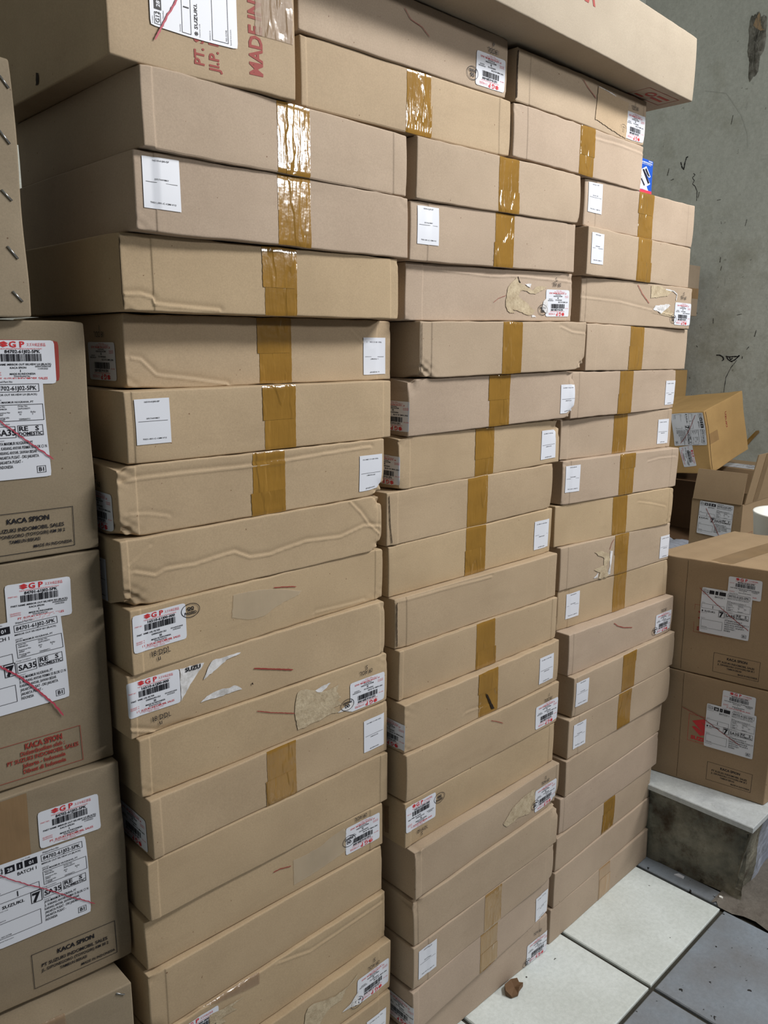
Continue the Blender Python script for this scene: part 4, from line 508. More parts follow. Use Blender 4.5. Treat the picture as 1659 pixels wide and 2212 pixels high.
KIND = {(2, 1): KY, (3, 9): KY, (3, 11): KY}
for i in range(2, 18): KIND[(1, i)] = KY
for i in range(7, 15): KIND[(2, i)] = KY
CRUSH = {(1, 5): .010, (1, 6): .008, (2, 15): .006, (2, 16): .009, (2, 5): .007, (2, 6): .007, (2, 7): .007, (1, 13): .007}
for d in BOXES:
    k = tuple(d['key']); z0 = min(d['zb']); ang = math.atan2(d['e'][1], d['e'][0])
    # depth axis in local frame
    gx, gy = d['g']; ca, sa = math.cos(-ang), math.sin(-ang); g = (ca*gx-sa*gy, sa*gx+ca*gy)
    cr = [(it[1], it[2]) for it in d['items'] if it[0] == 'crease']
    B = Box(d['W'], d['D'], [z-z0 for z in d['zb']], [z-z0 for z in d['zt']], g, seed=k[0]*100+k[1], crush=CRUSH.get(k, .0016), creases=cr, step=.0022 if cr else .009)
    root = empty('flat_carton', (d['o'][0], d['o'][1], z0), ang)
    tag(root, LABELS['%d_%d' % k], 'carton', ['', 'flat cartons in the left stack', 'flat cartons in the middle stack', 'flat cartons in the right stack'][k[0]])
    mat = KIND.get(k, KR)
    B.body(mat, root)
    for n_, it in enumerate(d['items']):
        t = it[0]
        if t == 'tape': put_tape(B, root, it[1], it[2], TF if it[3] == 'faded' else TB, .008 if k == (1, 10) else 0, seed=k[0]*31+k[1])
        elif t == 'qr': put_qr(B, root, it[4], it[1], it[2], math.pi if it[3] == 'u' else 0.0)
        elif t == 'sgp': put_sgp(B, root, it[4], it[1], it[2], math.pi if it[3] == 'u' else 0.0)
        elif t in ('stamp', 'word'):
            P = Print(); P.text(0, -it[6]/2, it[3], it[6], 0, .0 if t == 'stamp' else .03, align='c', width=len(it[3])*it[6]*(.62 if t == 'stamp' else 1.0) if len(it[3]) > 1 else None)
            B.prnt('ink_stamp', P, it[5], it[1], it[2], math.pi if it[4] == 'u' else 0.0, O3+.0006, [INK], root)
        elif t == 'circle': B.prnt('oval_stamp', P_QQ, it[4], it[1], it[2], math.pi if it[3] == 'u' else 0.0, O3, [INK], root)
        elif t == 'poly':
            nm, mt = {'residue': ('glue_residue', RES), 'torn': ('torn_patch', TORN), 'shred': ('torn_paper', WS), 'hole': ('tear_hole', HOLE), 'patch': ('cardboard_patch', PATCH), 'clear': ('clear_tape', TC)}[it[1]]
            B.poly(nm, it[2], it[3], O2+.0002*(n_ % 3) if it[1] != 'hole' else O4, mt, root)
        elif t == 'stroke':
            nm, mt = {'red': ('marker_stroke', REDM), 'cut': ('carton_seam', CUT), 'shred': ('torn_paper', WS)}[it[1]]
            B.stroke(nm, it[3], it[2]*(.75 if it[1] == 'red' else 1), it[4], O3, mt, root)
# ---------------------------------------------------------------- room structure
def struct(name, V, F, mats, mi=None, parent=None):
    o = mesh_obj(name, V, F, mats, mi, parent)
    if parent is None: o['kind'] = 'structure'
    return o
def slab(V, F, Mi, x0, y0, x1, y1, z0, z1, m, bev=0.0):
    n = len(V); b = bev
    V += [(x0, y0, z0), (x1, y0, z0), (x1, y1, z0), (x0, y1, z0), (x0, y0, z1-b), (x1, y0, z1-b), (x1, y1, z1-b), (x0, y1, z1-b)]
    if b:
        V += [(x0+b, y0+b, z1), (x1-b, y0+b, z1), (x1-b, y1-b, z1), (x0+b, y1-b, z1)]
        f = [(0, 1, 5, 4), (1, 2, 6, 5), (2, 3, 7, 6), (3, 0, 4, 7), (4, 5, 9, 8), (5, 6, 10, 9), (6, 7, 11, 10), (7, 4, 8, 11), (8, 9, 10, 11)]
    else: f = [(0, 1, 5, 4), (1, 2, 6, 5), (2, 3, 7, 6), (3, 0, 4, 7), (4, 5, 6, 7), (3, 2, 1, 0)]
    F += [tuple(i+n for i in q) for q in f]; Mi += [m]*len(f)
def tile_mat(name, base, dirt, chip_pos):
    m, nt, p = newmat(name); v = coords(nt, per_object=False)
    c = mixrgb(nt, ramp(nt, noise(nt, 6, 5, 0.6, v), 0.35, 0.75), base, dirt)
    hs = ramp(nt, noise(nt, 90, 6, 0.8, v), 0.35, 0.6, (0.86, 0.87, 0.86, 1), (1.03, 1.03, 1.03, 1)); c = mixrgb(nt, 1, c, hs, 'MULTIPLY')
    ch = ramp(nt, noise(nt, 42, 3, 0.55, v), chip_pos, chip_pos+.008, (0.10, 0.09, 0.085, 1), (1, 1, 1, 1)); c = mixrgb(nt, 1, c, ch, 'MULTIPLY')
    nt.links.new(c, p.inputs['Base Color']); nt.links.new(ramp(nt, noise(nt, 12, 4, 0.6, v), 0.3, 0.7, (0.22, 0.22, 0.22, 1), (0.5, 0.5, 0.5, 1)), p.inputs['Roughness'])
    bump(nt, noise(nt, 60, 5, 0.7, v), 0.10, 0.001, p); return m
TW = tile_mat('worn_white_tile', srgb(232, 240, 240), srgb(212, 219, 216), .265)
TG = tile_mat('worn_blue_grey_tile', srgb(146, 156, 168), srgb(128, 130, 134), .31)
def concrete(name, c0, c1, c2, sc=2.0, bs=0.5, stain=.5):
    m, nt, p = newmat(name); v = coords(nt, per_object=False)
    c = mixrgb(nt, ramp(nt, noise(nt, sc, 6, 0.62, v), 0.32, 0.70), c0, c1)
    c = mixrgb(nt, ramp(nt, noise(nt, sc*2.3, 5, 0.7, v), 0.50, 0.72), c, c2)
    f = ramp(nt, noise(nt, 55, 6, 0.8, v), 0.28, 0.68, (0.80, 0.80, 0.80, 1), (1.10, 1.10, 1.10, 1)); c = mixrgb(nt, 1, c, f, 'MULTIPLY')
    k = ramp(nt, noise(nt, 26, 3, 0.6, v), 0.27, 0.29, (0.42, 0.40, 0.37, 1), (1, 1, 1, 1)); c = mixrgb(nt, stain, c, k, 'MULTIPLY')
    nt.links.new(c, p.inputs['Base Color']); p.inputs['Roughness'].default_value = 0.85; p.inputs['Specular IOR Level'].default_value = .2
    bump(nt, noise(nt, 24, 8, 0.7, v), bs, 0.008, p); return m
GROUT = concrete('dark_grout', srgb(62, 60, 55), srgb(78, 76, 68), srgb(50, 48, 44), 6)
RAW = concrete('raw_cement_floor', srgb(108, 102, 95), srgb(132, 126, 118), srgb(88, 80, 74), 5, 0.9)
WALLM = concrete('grey_plaster_wall', srgb(182, 185, 178), srgb(200, 203, 196), srgb(164, 164, 152), 1.3, 0.35, .6)
STEPM = concrete('stained_cement', srgb(92, 92, 84), srgb(168, 164, 148), srgb(78, 66, 54), 7, 0.9, .8)
TOPM = concrete('pale_platform_top', srgb(188, 194, 198), srgb(200, 205, 205), srgb(176, 181, 184), 4, 0.15, .3)
SIDEM = concrete('bluish_limewash', srgb(150, 158, 176), srgb(176, 182, 196), srgb(120, 124, 128), 4, .4, .5)
CEILM = flat('ceiling_paint', srgb(190, 190, 186), .9)
V = []; F = []; Mi = []
slab(V, F, Mi, -2.6, -5.2, 5.0, 1.75, -.12, -.008, 0)
TX, TY, TS, G = 1.6295, -.2931, .4005, .0055
for i in range(-10, 2):
    for j in range(-12, 6):
        x0, y0 = TX+(i)*TS, TY+j*TS
        if i >= 1:
            if j != 0: continue
            slab(V, F, Mi, x0+G, y0+G, 2.094, 1.7, -.02, 0, 2, .0025); continue
        if i > 0: continue
        slab(V, F, Mi, x0+G, y0+G, x0+TS-G, min(y0+TS-G, 1.72), -.02, 0, 1 if j >= 0 else 2, .0025)
# raw cement beyond the tiles, uneven
rr = np.random.RandomState(3); nx, ny = 46, 46; xs = np.linspace(2.04, 4.98, nx); ys = np.linspace(-5.15, -.26, ny); n0 = len(V)
ys = -.26-(np.linspace(0, 1, ny)**2)*4.9
for a in range(nx):
    for b in range(ny): V.append((xs[a]+((rr.rand()-.5)*.02-.006)*(a == 0), ys[b], .003+.006*math.sin(xs[a]*9+ys[b]*7)*math.sin(ys[b]*13)+rr.rand()*.002))
for a in range(nx-1):
    for b in range(ny-1): F.append((n0+a*ny+b, n0+a*ny+b+1, n0+(a+1)*ny+b+1, n0+(a+1)*ny+b)); Mi.append(3)
F = [tuple(reversed(f)) if m == 3 else f for f, m in zip(F, Mi)]
struct('floor', V, F, [GROUT, TW, TG, RAW], Mi)
def wall(name, x0, y0, x1, y1, z0, z1, mat):
    V = []; F = []; Mi = []; slab(V, F, Mi, x0, y0, x1, y1, z0, z1, 0); return struct(name, V, F, [mat])
wr = wall('wall_right', 4.9, -2.0, 5.05, 1.9, -.1, 3.9, WALLM)
wall('wall_back', -2.6, 1.75, 4.9, 1.9, -.1, 3.9, WALLM)
wall('wall_left', -2.75, -5.2, -2.6, 1.9, -.1, 3.9, WALLM)  # added out of view to cut ambient light coming from the left
wall('ceiling', -2.6, -2.0, 5.05, 1.9, 3.9, 4.0, CEILM)
# marks on the right wall (x = 4.9); Y to the left is larger
def wall_strip(name, pts, wd, mat, par=wr):
    L = []
    for a, b in zip(pts[:-1], pts[1:]):
        for t in np.linspace(0, 1, 8): L.append((a[0]+(b[0]-a[0])*t, a[1]+(b[1]-a[1])*t))
    L = np.array(L); tg = np.gradient(L, axis=0); tg /= np.linalg.norm(tg, axis=1, keepdims=True)+1e-9
    nr = np.stack([-tg[:, 1], tg[:, 0]], 1); n = len(L); w_ = wd/2*(.6+.8*np.random.RandomState(n+int(wd*1e4)).rand(n)); A = np.concatenate([L+nr*w_[:, None], L-nr*w_[:, None]])
    V = [(4.8975, a, b) for a, b in A]; F = [(i, i+1, i+n+1, i+n) for i in range(n-1)]
    return mesh_obj(name, V, F, mat, None, par)
GI = flat('faded_wall_scuff', srgb(70, 68, 62), .9); BI = flat('wall_marker_ink', srgb(28, 26, 30), .6); LS = flat('pale_wall_scratch', srgb(178, 180, 174), .9)
wall_strip('ink_scribble', [(1.447, 2.605), (1.437, 2.575), (1.425, 2.560), (1.420, 2.60), (1.412, 2.628), (1.403, 2.628)], .006, BI)
wall_strip('ink_scribble', [(1.362, 2.53), (1.35, 2.52), (1.366, 2.505), (1.352, 2.488), (1.362, 2.47), (1.345, 2.455), (1.33, 2.425), (1.328, 2.37)], .003, BI)
wall_strip('ink_scribble', [(1.125, 1.462), (1.105, 1.462), (1.085, 1.452), (1.078, 1.437), (1.088, 1.428)], .006, BI)
wall_strip('ink_scribble', [(1.068, 1.456), (1.045, 1.452), (1.02, 1.455), (.995, 1.455), (.985, 1.462), (1.01, 1.436), (1.03, 1.425), (1.05, 1.436), (1.062, 1.45)], .006, BI)
wall_strip('ink_scribble', [(1.045, 1.447), (1.035, 1.437), (1.025, 1.445)], .006, BI)
wall_strip('ink_scribble', [(1.0, 1.432), (1.03, 1.39), (1.055, 1.33), (1.06, 1.24)], .003, BI)
r = random.Random(11)
for k in range(46):
    y, z = r.uniform(.80, 1.60), r.uniform(.95, 2.2) if k < 34 else r.uniform(2.2, 3.1); a = r.uniform(-1.2, 1.2) if r.random() < .5 else r.uniform(1, 2); l_ = r.uniform(.01, .05)
    wall_strip('scuff_mark', [(y, z), (y+math.cos(a)*l_*.6, z+math.sin(a)*l_)], r.uniform(.0015, .004), GI if r.random() < .75 else LS)
wall_strip('scratch_mark', [(1.33, 2.98), (1.20, 2.94), (1.10, 2.80), (1.06, 2.70), (1.05, 2.62)], .002, LS)
SP_M = concrete('chipped_plaster', srgb(96, 95, 88), srgb(160, 158, 150), srgb(80, 74, 66), 14, 1.0)
# chipped plaster patch, a little recessed rim: an irregular relief on the wall
def relief(name, cy, cz, ry, rz, mat, seed, par=wr):
    R = np.random.RandomState(seed); V = [(4.893, cy, cz)]; F = []; n = 60; rings = 7
    an = np.arange(n)/n*2*math.pi; rad = 1+.16*np.sin(an*3+R.rand()*6)+.10*np.sin(an*7+R.rand()*6)+.10*R.rand(n)
    for q in range(1, rings+1):
        for i in range(n):
            a = 2*math.pi*i/n; k = q/rings*rad[i]; V.append((4.8985-(.007*R.rand() if q < rings else 0), cy+math.cos(a)*ry*k, cz+math.sin(a)*rz*k))
    for i in range(n): F.append((0, 1+i, 1+(i+1) % n))
    for q in range(rings-1):
        for i in range(n):
            a = 1+q*n; b = a+n; F.append((a+i, b+i, b+(i+1) % n, a+(i+1) % n))
    return mesh_obj(name, V, [tuple(reversed(f)) for f in F], mat, None, par, True)
relief('chipped_plaster', 1.055, 3.17, .045, .16, SP_M, 4)
# ---- concrete platform with pale top
plat = []; F = []; Mi = []
R = np.random.RandomState(9)
nY, nZ = 60, 14
def bumpy(a, b): return .006*math.sin(a*19+b*11)+.004*math.sin(a*47+b*31)+.004*R.rand()
for a in range(nY+1):
    for b in range(nZ+1):
        y = -.318+(1.75+.318)*((a/nY)**1.5); z = .232*b/nZ
        ch = .03*max(0, 1-abs(a)/3.0)*abs(math.sin(b*1.7))
        plat.append((2.094+bumpy(y, z)*.8+ch*.35, y+(.022*(1-b/nZ)+ch*.6 if a == 0 else 0), z-.004))
for a in range(nY):
    for b in range(nZ): i = a*(nZ+1)+b; F.append((i+nZ+1, i, i+1, i+nZ+2)); Mi.append(0)
n0 = len(plat)
for a in range(nY+1):
    for b in range(nZ+1):
        x = 2.094+(4.9-2.094)*((a/nY)**1.5); z = .232*b/nZ
        if a == 0: plat.append(plat[b]); continue
        plat.append((x, -.318+.022*(1-b/nZ)+bumpy(x, z)*.6, z-.004))
for a in range(nY):
    for b in range(nZ): i = n0+a*(nZ+1)+b; F.append((i, i+nZ+1, i+nZ+2, i+1)); Mi.append(0 if a < 7 else 1)
n0 = len(plat); plat += [(2.094, -.318, .228), (4.9, -.318, .228), (4.9, 1.75, .228), (2.094, 1.75, .228)]; F.append((n0, n0+1, n0+2, n0+3)); Mi.append(0)
po = struct('concrete_platform', plat, F, [STEPM, SIDEM], Mi)
V = []; F = []; Mi = []; slab(V, F, Mi, 2.078, -.333, 4.9, 1.75, .229, .245, 0, .002); mesh_obj('platform_top', V, F, [TOPM], Mi, po)
# ---------------------------------------------------------------- bigger cartons
def big(name, o, e, zb, zt, W, D, mat, label, gw=None, r=.0028, seed=1, crush=.0009, cat='carton', group=None, amp=.0006, step=.012):
    L = math.hypot(*e); e = (e[0]/L, e[1]/L); ang = math.atan2(e[1], e[0])
    if gw is None: g = (0, 1)
    else:
        Lg = math.hypot(*gw); gw = (gw[0]/Lg, gw[1]/Lg); ca, sa = math.cos(-ang), math.sin(-ang); g = (ca*gw[0]-sa*gw[1], sa*gw[0]+ca*gw[1])
    z0 = min(zb); B = Box(W, D, [z-z0 for z in zb], [z-z0 for z in zt], g, r=r, seed=seed, crush=crush, amp=amp, step=step)
    root = empty(name, (o[0], o[1], z0), ang); tag(root, label, cat, group); B.body(mat, root)
    return B, root
def line_stroke(B, root, f, pts, wd, mat=PINKM, off=O5+.0004): return B.stroke('marker_stroke', pts, wd, f, off, mat, root, .0012)
def staple(B, root, f, p, q):
    a = B.face(f, [p[0], q[0]], [p[1], q[1]], .0012); d = Vector(a[1])-Vector(a[0]); nrm = Vector(B.face(f, [p[0]], [p[1]], .01)[0])-Vector(B.face(f, [p[0]], [p[1]], 0)[0]); nrm.normalize()
    t = d.normalized(); s_ = t.cross(nrm).normalized(); V = []; rad = .0009; n = 8
    path = [Vector(a[0])-nrm*.003, Vector(a[0])+nrm*.0002, Vector(a[1])+nrm*.0002, Vector(a[1])-nrm*.003]
    ax = [nrm, (nrm+t).normalized(), (t-nrm).normalized(), -nrm]
    for pnt, dr in zip(path, ax):
        u = s_; v_ = dr.cross(u).normalized()
        for i in range(n): an = 2*math.pi*i/n; V.append(pnt+u*math.cos(an)*rad*1.4+v_*math.sin(an)*rad)
    F = [(k*n+i, k*n+(i+1) % n, (k+1)*n+(i+1) % n, (k+1)*n+i) for k in range(3) for i in range(n)]
    return mesh_obj('staple', V, F, METAL, None, root, True)
GL = 'big cartons in the left foreground stack'
e1 = (.998, -.07)
B, t = big('mirror_carton', (.127, .096), e1, (1.238, 1.238), (1.562, 1.560), .365, .42, KG, 'big carton in left foreground, upper label in shade, number 84702, above the red-stamped carton', (0, 1), seed=21, group=GL)
B.grid('offset_label_edge', 'front', .2395, .3275, .243, .297, O1, REDS, t, .006, -.02, round_=.004)
put_sgp(B, t, 'front', .278, .268, 0, P_M2, O2); put_ship(B, t, 'front', .237, .180, 0, P_S2); B.prnt('printed_marking', kaca_black(), 'front', .2675, .0385, 0, O2, [INK], t)
line_stroke(B, t, 'front', [(.17, .262), (.246, .190), (.28, .16), (.309, .136)], .0019)
B, t = big('mirror_carton', (.127, .102), (.996, -.087), (.905, .905), (1.236, 1.236), .365, .42, KG, 'big carton in left foreground with red KACA SPION stamp and number 84701', (0, 1), seed=22, group=GL)
put_sgp(B, t, 'front', .275, .271, -.02, P_M1); put_ship(B, t, 'front', .237, .182, .03, P_S1, O3)
pr = kaca_red(); B.prnt('printed_marking', pr, 'front', .2525, .0395, .0, O2, [REDS], t)
line_stroke(B, t, 'front', [(.15, .25), (.216, .187), (.239, .166), (.261, .14), (.282, .114), (.295, .091)], .0026)
B, t = big('mirror_carton', (.128, .093), (.995, -.104), (.567, .560), (.904, .903), .364, .42, KG, 'big carton in left foreground with black KACA SPION stamp, below the red-stamped one', (0, 1), seed=23, group=GL)
put_sgp(B, t, 'front', .285, .270, 0, P_M2); put_ship(B, t, 'front', .2375, .172, 0, P_S2, O3); B.prnt('printed_marking', kaca_black(), 'front', .277, .046, 0, O2, [INK], t)
line_stroke(B, t, 'front', [(.13, .27), (.184, .223), (.213, .198), (.244, .173), (.275, .145), (.311, .117)], .0015)
B.grid('brown_tape', 'front', .14, .228, .205, .336, O1, TP, t, .008)
B, t = big('stapled_carton', (.08, .06), (1, 0), (1.563, 1.563), (1.874, 1.874), .338, .42, KG, 'carton closed with a row of slanted steel staples, topmost in left foreground', (0, 1), seed=24, group=GL)
for p, q in (((.324, .287), (.333, .275)), ((.317, .223), (.328, .210)), ((.315, .155), (.326, .144)), ((.315, .087), (.326, .073)), ((.316, .032), (.327, .020))): staple(B, t, 'front', p, q)
B, t = big('taped_carton', (.103, .0425), (.9954, -.0954), (.245, .245), (.558, .555), .362, .40, KG, 'carton with clear tape and one staple at the lower left corner of the photo', (0, 1), seed=25, crush=.010, group=GL)
B.grid('clear_tape', 'front', .195, .262, .18, .337, O2, TC, t, .004, 0, .0015); staple(B, t, 'front', (.338, .305), (.349, .297)); B.stroke('carton_seam', [(.195, .337), (.197, .26), (.199, .2)], .003, 'front', O1, CUT, t)
B, t = big('plain_carton', (.10, .03), (1, 0), (0, 0), (.246, .246), .355, .40, KG, 'plain carton on the floor under the clear-taped carton, below the photo edge', (0, 1), seed=26, group=GL)
# red printed carton on the left stack
B, t = big('printed_carton', (.509, -.016), (1, 0), (1.879, 1.881), (2.224, 2.224), .292, .56, KY, 'carton with red sideways lettering and shipping label on top of the left stack', (0, 1), seed=31, amp=.001)
for s_, hh, txt, wd, t0 in ((.139, .0150, 'PT. SUZUKI INDOMOBIL SALES', .235, .018), (.162, .0150, 'Jl.P. Diponegoro Km. 38,2', .20, .012), (.233, .0215, 'MADE IN INDONESIA', .235, .020)):
    P = Print(); P.text(0, 0, txt, hh, 0, .03, width=wd); B.prnt('printed_marking', P, 'front', s_, t0, math.pi/2, O1, [REDS], t)
put_ship(B, t, 'front', .126, .116, math.pi/2, P_S2, O3)
line_stroke(B, t, 'front', [(.065, .032), (.075, .05), (.084, .065), (.092, .076), (.098, .085), (.12, .13)], .0024)
B.grid('clear_tape', 'front', .222, .289, .074, .343, O2, TC, t, .0045, 0, .002); B.poly('tear_hole', [(.335, .010), (.345, .012), (.347, .024), (.339, .026)], 'left', O2, HOLE, t)
# long carton lying over the middle and right stack
B, t = big('long_carton', (.862, -.100), (.9993, .037), (2.097, 2.093), (2.238, 2.232), 1.10, .50, KL, 'long pale carton lying across the tops of the middle and right stacks', (0, 1), r=.003, seed=32, crush=.0006, step=.016)
P = Print(); P.text(0, 0, 'HA', .032, 0, .04, width=.062); B.prnt('printed_marking', P, 'front', .572, .0795, 0, O1, [REDS], t)
P = Print(); P.frame(-.07, -.028, .07, .028, .0015); P.ring(-.02, .004, .018, .012, .006); P.rect(.0, -.012, .05, -.004); P.rect(.005, .004, .055, .012); P.rect(-.055, -.02, -.02, -.014)
B.prnt('printed_marking', P, 'bottom', .995, .452, .04, O1, [REDS], t)
# blue packet
def rim_mats(): return None
bl = flat('packet_blue', srgb(28, 84, 190), .3, .5); bw = flat('packet_white', srgb(225, 232, 240), .4); br = flat('packet_red', srgb(214, 60, 82), .4); chd = flat('emblem_dark', srgb(38, 36, 52), .3)
Bx = Box(.080, .022, (0, 0), (.084, .084), (0, 1), r=.0012, amp=.0002, crush=.0005, seed=3, step=.01)
t = empty('small_packet', (1.893, .036, 1.893), .02); tag(t, 'small blue packet with silver S emblem standing on the right stack', 'packet'); Bx.body(bl, t)
Bx.poly('white_panel', [(.002, .014), (.062, .012), (.052, .022), (.040, .032), (.020, .044), (.002, .048)], 'front', .0003, bw, t); Bx.grid('red_band', 'front', .001, .079, .006, .0125, .0004, br, t, .008)
P = Print(); s_logo(P, .010, .0155, .060, .052, 0); Bx.prnt('s_emblem', P, 'front', 0, 0, 0, .0006, [bw], t)
P = Print()
K_ = lambda q: [( .010+.060*a, .0155+.052*b) for a, b in q]
P.poly(K_([(.56, .93), (.93, .60), (.84, .575), (.70, .64), (.47, .84)])); P.poly(K_([(.25, .82), (.40, .86), (.93, .30), (.80, .24)])); P.poly(K_([(.08, .42), (.25, .43), (.56, .16), (.46, .11), (.20, .36)]))
Bx.prnt('s_emblem_shading', P, 'front', 0, 0, 0, .0008, [chd], t)
P = Print(); P.text(0, 0, 'Distributed', .0030, 0, .03, align='l'); P.text(0, .0045, 'PT SUZUKI INDOMOBIL SALES', .0030, 0, .04, width=.060); P.text(.006, .009, 'Jl. Diponegoro Km 38,2 Bekasi', .0022, 0, .01, width=.05)
Bx.prnt('printed_text', P, 'front', .074, .082, math.pi, .0005, [bw], t)
# two big cartons on the platform
eR = (.055, -.362); gR = (.99, -.10); GR = 'big cartons on the concrete platform'
B, t = big('mirror_carton', (2.155, .052), eR, (.245, .245), (.588, .588), .366, .455, KM, 'lower big carton on the concrete platform, red S emblem beside its shipping label', gR, seed=41, group=GR, r=.0035)
B.prnt('printed_marking', logo_red(), 'front', .181, .175, 0, O1, [REDI], t); B.prnt('printed_marking', kaca_black(), 'front', .266, .055, 0, O1, [INK], t)
put_sgp(B, t, 'front', .2725, .2875, 0, P_M2, O2); put_ship(B, t, 'front', .2565, .197, 0, P_S2); line_stroke(B, t, 'front', [(.119, .232), (.18, .215), (.24, .185), (.288, .162)], .0018, REDM)
B.stroke('carton_crease', [(.117, .338), (.118, .2), (.121, .005)], .0008, 'front', O1, CUT, t)
B, t = big('mirror_carton', (2.155, .052), eR, (.590, .590), (.930, .932), .366, .455, KM, 'upper big carton on the concrete platform with brown paper tape across its top', gR, seed=42, group=GR, r=.0035)
B.prnt('printed_marking', logo_red(), 'front', .170, .1675, 0, O1, [REDS], t); B.prnt('printed_marking', kaca_black(), 'front', .2555, .048, 0, O1, [INK], t)
put_sgp(B, t, 'front', .258, .279, 0, P_M2, O2); put_ship(B, t, 'front', .2135, .197, 0, P_S2); line_stroke(B, t, 'front', [(.139, .26), (.19, .22), (.25, .178), (.279, .16)], .0018, REDM)
B.stroke('carton_crease', [(.101, .335), (.102, .2), (.105, .005)], .0008, 'front', O1, CUT, t)
B.grid('brown_paper_tape', 'top', .155, .215, .0, .455, O1, TP, t, .02)
# supports behind, mostly hidden
GB = 'cartons behind the platform pair'
big('plain_carton', (2.72, .02), (0, -1), (.246, .246), (.700, .700), .25, .26, KM, 'plain carton under the white tub, hidden behind the platform pair', (1, 0), seed=51, group=GB, step=.03)
big('plain_carton', (3.06, .37), (0, -1), (.246, .246), (.586, .586), .22, .27, KM, 'plain carton under the open-flapped carton at right', (1, 0), seed=52, group=GB, step=.03)
big('plain_carton', (3.40, 1.04), (0, -1), (.246, .246), (.585, .585), .90, .90, KM, 'wide low carton under the tilted orange-brown carton, in deep shade', (1, 0), seed=53, group=GB, step=.04)
# hollow open carton
def panel(name, a, u, v_, nrm, th, mat, parent, bend=0.0, nu=8, nv=8):
    a, u, v_, nrm = map(Vector, (a, u, v_, nrm)); nrm.normalize(); V = []; F = []
    for side in (0, 1):
        for i in range(nu+1):
            for j in range(nv+1):
                f, h = i/nu, j/nv; V.append(a+u*f+v_*h+nrm*(th*side+bend*math.sin(h*math.pi)*(1+.3*math.sin(f*5))))
    n = (nu+1)*(nv+1); ix = lambda i, j: i*(nv+1)+j
    for i in range(nu):
        for j in range(nv):
            F.append((ix(i, j), ix(i, j+1), ix(i+1, j+1), ix(i+1, j))); F.append((n+ix(i, j), n+ix(i+1, j), n+ix(i+1, j+1), n+ix(i, j+1)))
    for i in range(nu): F.append((ix(i, 0), ix(i+1, 0), n+ix(i+1, 0), n+ix(i, 0))); F.append((ix(i, nv), n+ix(i, nv), n+ix(i+1, nv), ix(i+1, nv)))
    for j in range(nv): F.append((ix(0, j), n+ix(0, j), n+ix(0, j+1), ix(0, j+1))); F.append((ix(nu, j), ix(nu, j+1), n+ix(nu, j+1), n+ix(nu, j)))
    return mesh_obj(name, V, F, mat, None, parent)
def hollow(parent, W, D, H, th, mat, name='body', open_face='top'):
    V = []; F = []; Mi = []
    if open_face == 'top':
        for q in ((0, 0, W, th, 0, H), (0, D-th, W, D, 0, H), (0, th, th, D-th, 0, H), (W-th, th, W, D-th, 0, H), (th, th, W-th, D-th, 0, th)): slab(V, F, Mi, q[0], q[1], q[2], q[3], q[4], q[5], 0)
    else:
        for q in ((0, 0, W, D, 0, th), (0, 0, W, D, H-th, H), (0, 0, th, D, th, H-th), (W-th, 0, W, D, th, H-th), (th, D-th, W-th, D, th, H-th)): slab(V, F, Mi, q[0], q[1], q[2], q[3], q[4], q[5], 0)
    return mesh_obj(name, V, F, mat, None, parent)
# open carton: local X = along its front (towards -y world), Y = into depth
t = empty('open_carton', (3.06, .362, .588), -math.pi/2); tag(t, 'open carton with two raised flaps and a struck-out shipping label', 'carton')
hollow(t, .20, .26, .342, .004, KM)
fl = panel('front_flap', (.004, .000, .342), (.192, 0, 0), (.004, .022, .118), (0, -1, 0), .004, KM, t, .002)
fr = panel('side_flap', (.198, .012, .342), (0, .25, 0), (.035, .0, .195), (1, 0, 0), .004, KM, t, 0)
panel('brown_paper_tape', (.2028, .085, .345), (0, .045, 0), (.0345, .0, .190), (1, 0, 0), .0006, TP, fr, 0)
BU = Box(.20, .26, (0, 0), (.342, .342), (0, 1), r=.0005, amp=0, crush=0, seed=9)
put_ship(BU, t, 'front', .099, .270, -.03, P_S2, .0016); line_stroke(BU, t, 'front', [(.06, .31), (.09, .262), (.12, .21), (.125, .200)], .002, REDM, .0026)
P = logo_red(); BU.prnt('printed_marking', P, 'right', .075, .18, 0, .0012, [REDS], t)
# added support under the tilted carton, hollow so the gap there stays dark
t = empty('empty_carton', (3.70, 1.02, .587), -math.pi/2); tag(t, 'added hollow carton, shaped to keep dark the gap beneath the tilted orange-brown carton', 'carton')
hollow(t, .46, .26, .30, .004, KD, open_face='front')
B, t = big('labelled_carton', (4.0, .80), (0, -1), (.587, .587), (.925, .925), .40, .30, KM, 'carton with a label on its top, just right of and below the tilted carton', (1, 0), seed=55, step=.02)
l = B.grid('shipping_label', 'top', .12, .37, .02, .16, O2, WL, t, .02); P = ship_print('84702-61J02-5PK', 'LH'); B.prnt('printed_text', P, 'top', .25, .09, .1, O2+.0004, [INK, REDI, WL], l)
V = []; F = []; n = 20; R = np.random.RandomState(2)
for i in range(n+1):
    for j in range(n+1): V.append((3.41+.27*i/n, .42+.5*j/n, .5875+.016*abs(math.sin(i*.9+j*.4)*math.sin(j*.7+1))+.004*R.rand()))
F = [(i*(n+1)+j, (i+1)*(n+1)+j, (i+1)*(n+1)+j+1, i*(n+1)+j+1) for i in range(n) for j in range(n)]
so = mesh_obj('plastic_sheet', V, F, flat('grey_white_plastic', srgb(170, 175, 188), .4), None, None, True); tag(so, 'crumpled grey-white plastic sheet in the shade left of the open-flapped carton', 'plastic sheet')
